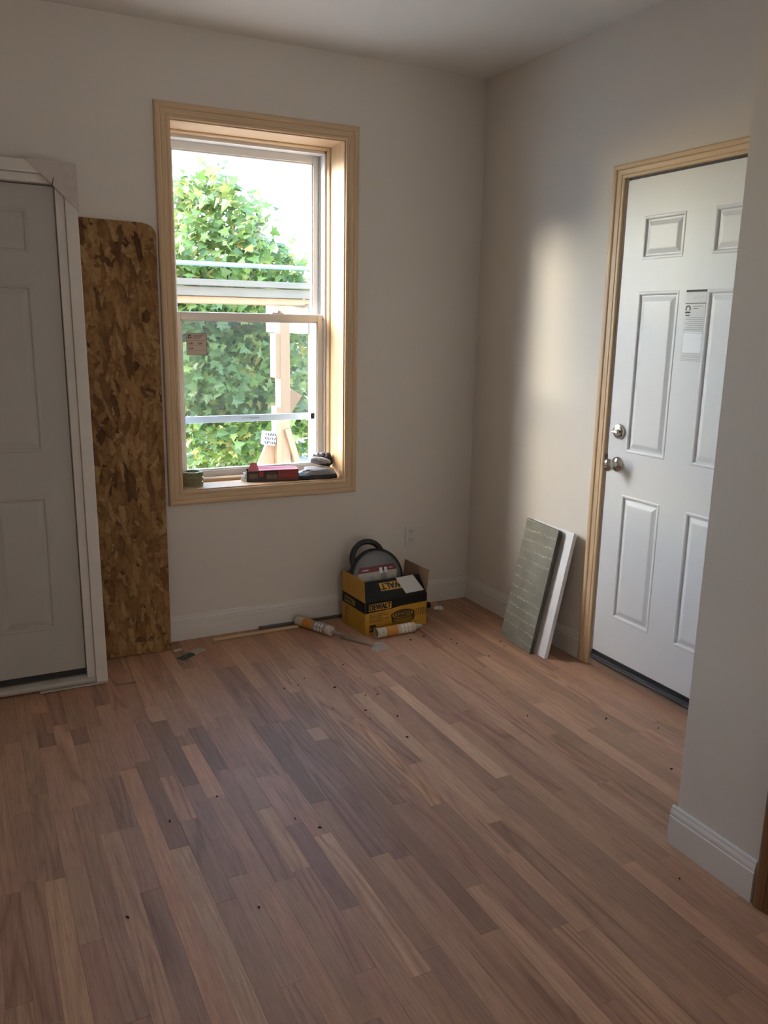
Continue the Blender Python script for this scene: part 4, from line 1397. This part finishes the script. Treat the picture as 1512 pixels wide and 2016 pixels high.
def tree(label, loc, blobs, nleaf, size, own, seed, branches):
    t_ = thing('maple_tree', loc, label, 'tree', 'trees outside the window')
    rng = random.Random(seed)
    b = B()
    for pts, rad in branches:
        b.tube(pts, rad, 9)
    b.build('trunk', M_bark, t_, smooth=True)
    L = []
    tot = sum(q[3] for q in blobs)
    for (c, r, ncl, wgt) in blobs:
        cl = []
        while len(cl) < ncl:
            q = Vector((rng.uniform(-1, 1), rng.uniform(-1, 1), rng.uniform(-1, 1)))
            if 0.25 < q.length < 1:
                cl.append(Vector((c[0]+q.x*r[0], c[1]+q.y*r[1], c[2]+q.z*r[2])))
        for i in range(int(nleaf*wgt/tot)):
            q = rng.choice(cl)
            p = q+Vector((rng.gauss(0, 0.15), rng.gauss(0, 0.15), rng.gauss(0, 0.12)))
            nrm = Vector((rng.gauss(-0.25, 0.5), rng.gauss(-0.45, 0.5), rng.gauss(0.75, 0.4)))
            L.append((p, nrm, rng.uniform(0, 6.28), size*rng.uniform(0.75, 1.3)))
    if own:
        cp = Vector(CAM)
        vis = [q for q in L if -0.2 < q[0].x < 1.5 and -0.3 < q[0].z < 3.4]
        vis.sort(key=lambda q: (q[0]-cp).length)
        ids = set(id(q) for q in vis[:own])
    else:
        ids = set()
    b = B()
    for q in L:
        vs = leaf_verts(*q)
        if id(q) in ids:
            B().add(vs, LF).build('leaf', M_leaf, t_, loc=tuple(q[0]), fix=False)
        else:
            b.add(vs, LF)
    f = b.build('foliage', M_leaf, t_, fix=False)
    f['kind'] = 'stuff'
    return t_


tree('tall bushy green maple tree filling the window view', (0.75, 6.6, GZ),
     [((0.40, 6.3, 0.8), (0.95, 0.75, 1.35), 95, 1.0), ((0.42, 6.4, 2.35), (0.62, 0.6, 1.10), 62, 0.42), ((-0.05, 6.2, 1.9), (0.5, 0.5, 0.75), 22, 0.18), ((1.22, 6.6, 1.65), (0.50, 0.5, 0.85), 36, 0.28)], 8200, 0.125, 260, 3,
     [([(0.75, 6.6, GZ), (0.72, 6.55, 0.6), (0.78, 6.5, 1.6), (0.95, 6.5, 2.5), (1.05, 6.5, 3.3)], [0.10, 0.085, 0.07, 0.05, 0.02]),
      ([(0.72, 6.55, 0.9), (0.60, 6.45, 1.7), (0.62, 6.4, 2.6), (0.55, 6.4, 3.2)], [0.05, 0.045, 0.03, 0.012]),
      ([(0.74, 6.5, 1.2), (0.30, 6.3, 1.8), (-0.1, 6.2, 2.3)], [0.04, 0.028, 0.012])])
tree('darker maple tree behind the tall bushy one', (2.9, 10.6, GZ),
     [((2.4, 10.4, 0.5), (1.6, 0.9, 1.5), 110, 1.0), ((1.7, 10.2, 1.5), (0.8, 0.7, 0.8), 40, 0.3)], 5200, 0.15, 0, 9,
     [([(2.9, 10.6, GZ), (2.8, 10.5, 0.5), (2.6, 10.5, 1.6), (2.5, 10.4, 2.2)], [0.14, 0.12, 0.07, 0.03])])


# houses
def house(name, x0, x1, y0, y1, ze, zr, label, win_at=None):
    h = thing(name, ((x0+x1)/2, (y0+y1)/2, GZ), label, 'house')
    b = B()
    z = GZ
    while z < ze-0.01:
        zt = min(z+0.115, ze)
        b.add([(x0-0.014, y0-0.014, z), (x1+0.014, y0-0.014, z), (x1+0.014, y1, z), (x0-0.014, y1, z), (x0, y0, zt), (x1, y0, zt), (x1, y1, zt), (x0, y1, zt)],
              [(0, 1, 5, 4), (1, 2, 6, 5), (2, 3, 7, 6), (3, 0, 4, 7), (4, 5, 6, 7), (0, 3, 2, 1)])
        z = zt
    b.build('siding', M_siding, h)
    xm = (x0+x1)/2
    b = B()
    o_ = 0.25
    b.add([(x0-o_, y0-o_, ze-0.05), (xm, y0-o_, zr), (x1+o_, y0-o_, ze-0.05), (x0-o_, y1+o_, ze-0.05), (xm, y1+o_, zr), (x1+o_, y1+o_, ze-0.05),
           (x0-o_, y0-o_, ze+0.05), (xm, y0-o_, zr+0.12), (x1+o_, y0-o_, ze+0.05), (x0-o_, y1+o_, ze+0.05), (xm, y1+o_, zr+0.12), (x1+o_, y1+o_, ze+0.05)],
          [(0, 1, 4, 3), (1, 2, 5, 4), (6, 9, 10, 7), (7, 10, 11, 8), (0, 6, 7, 1), (1, 7, 8, 2), (3, 4, 10, 9), (4, 5, 11, 10), (0, 3, 9, 6), (2, 8, 11, 5)])
    b.add([(x0, y0, ze), (x1, y0, ze), (xm, y0, zr), (x0, y1, ze), (x1, y1, ze), (xm, y1, zr)], [(0, 1, 2), (3, 5, 4)])
    b.build('roof', M_roof, h)
    for (face, a, z) in (win_at or []):
        if face == 'front':
            f_ = B().box(a, a+0.7, y0-0.05, y0-0.015, z, z+1.0).build('window', M_vinyl, h)
            B().box(a+0.06, a+0.64, y0-0.056, y0-0.05, z+0.06, z+0.94).build('pane', M_pane, f_)
        else:
            f_ = B().box(x1+0.015, x1+0.05, a, a+0.8, z, z+1.2).build('window', M_vinyl, h)
            B().box(x1+0.05, x1+0.056, a+0.06, a+0.74, z+0.06, z+1.14).build('pane', M_pane, f_)
    return h


house('neighbour_house', -6.5, 1.86, 13.0, 19.0, 1.35, 1.75, 'white clapboard house behind the maple at the left of the window', [('front', -1.5, 0.0)])
house('sun_block_house', -14.0, -8.6, 2.0, 8.0, 3.3, 4.2, 'unseen white clapboard house added left of the porch to block the low sun', [('side', 3.0, 0.2), ('side', 5.5, 0.2)])  # unseen house, added and sized to cut the low sun on the jamb

for o in bpy.data.objects:
    if '_o' in o:
        del o['_o']
    if o.parent and o.name.split('.')[0] in ('print', 'fine_print', 'slot', 'warning_label'):
        o['kind'] = 'stuff'
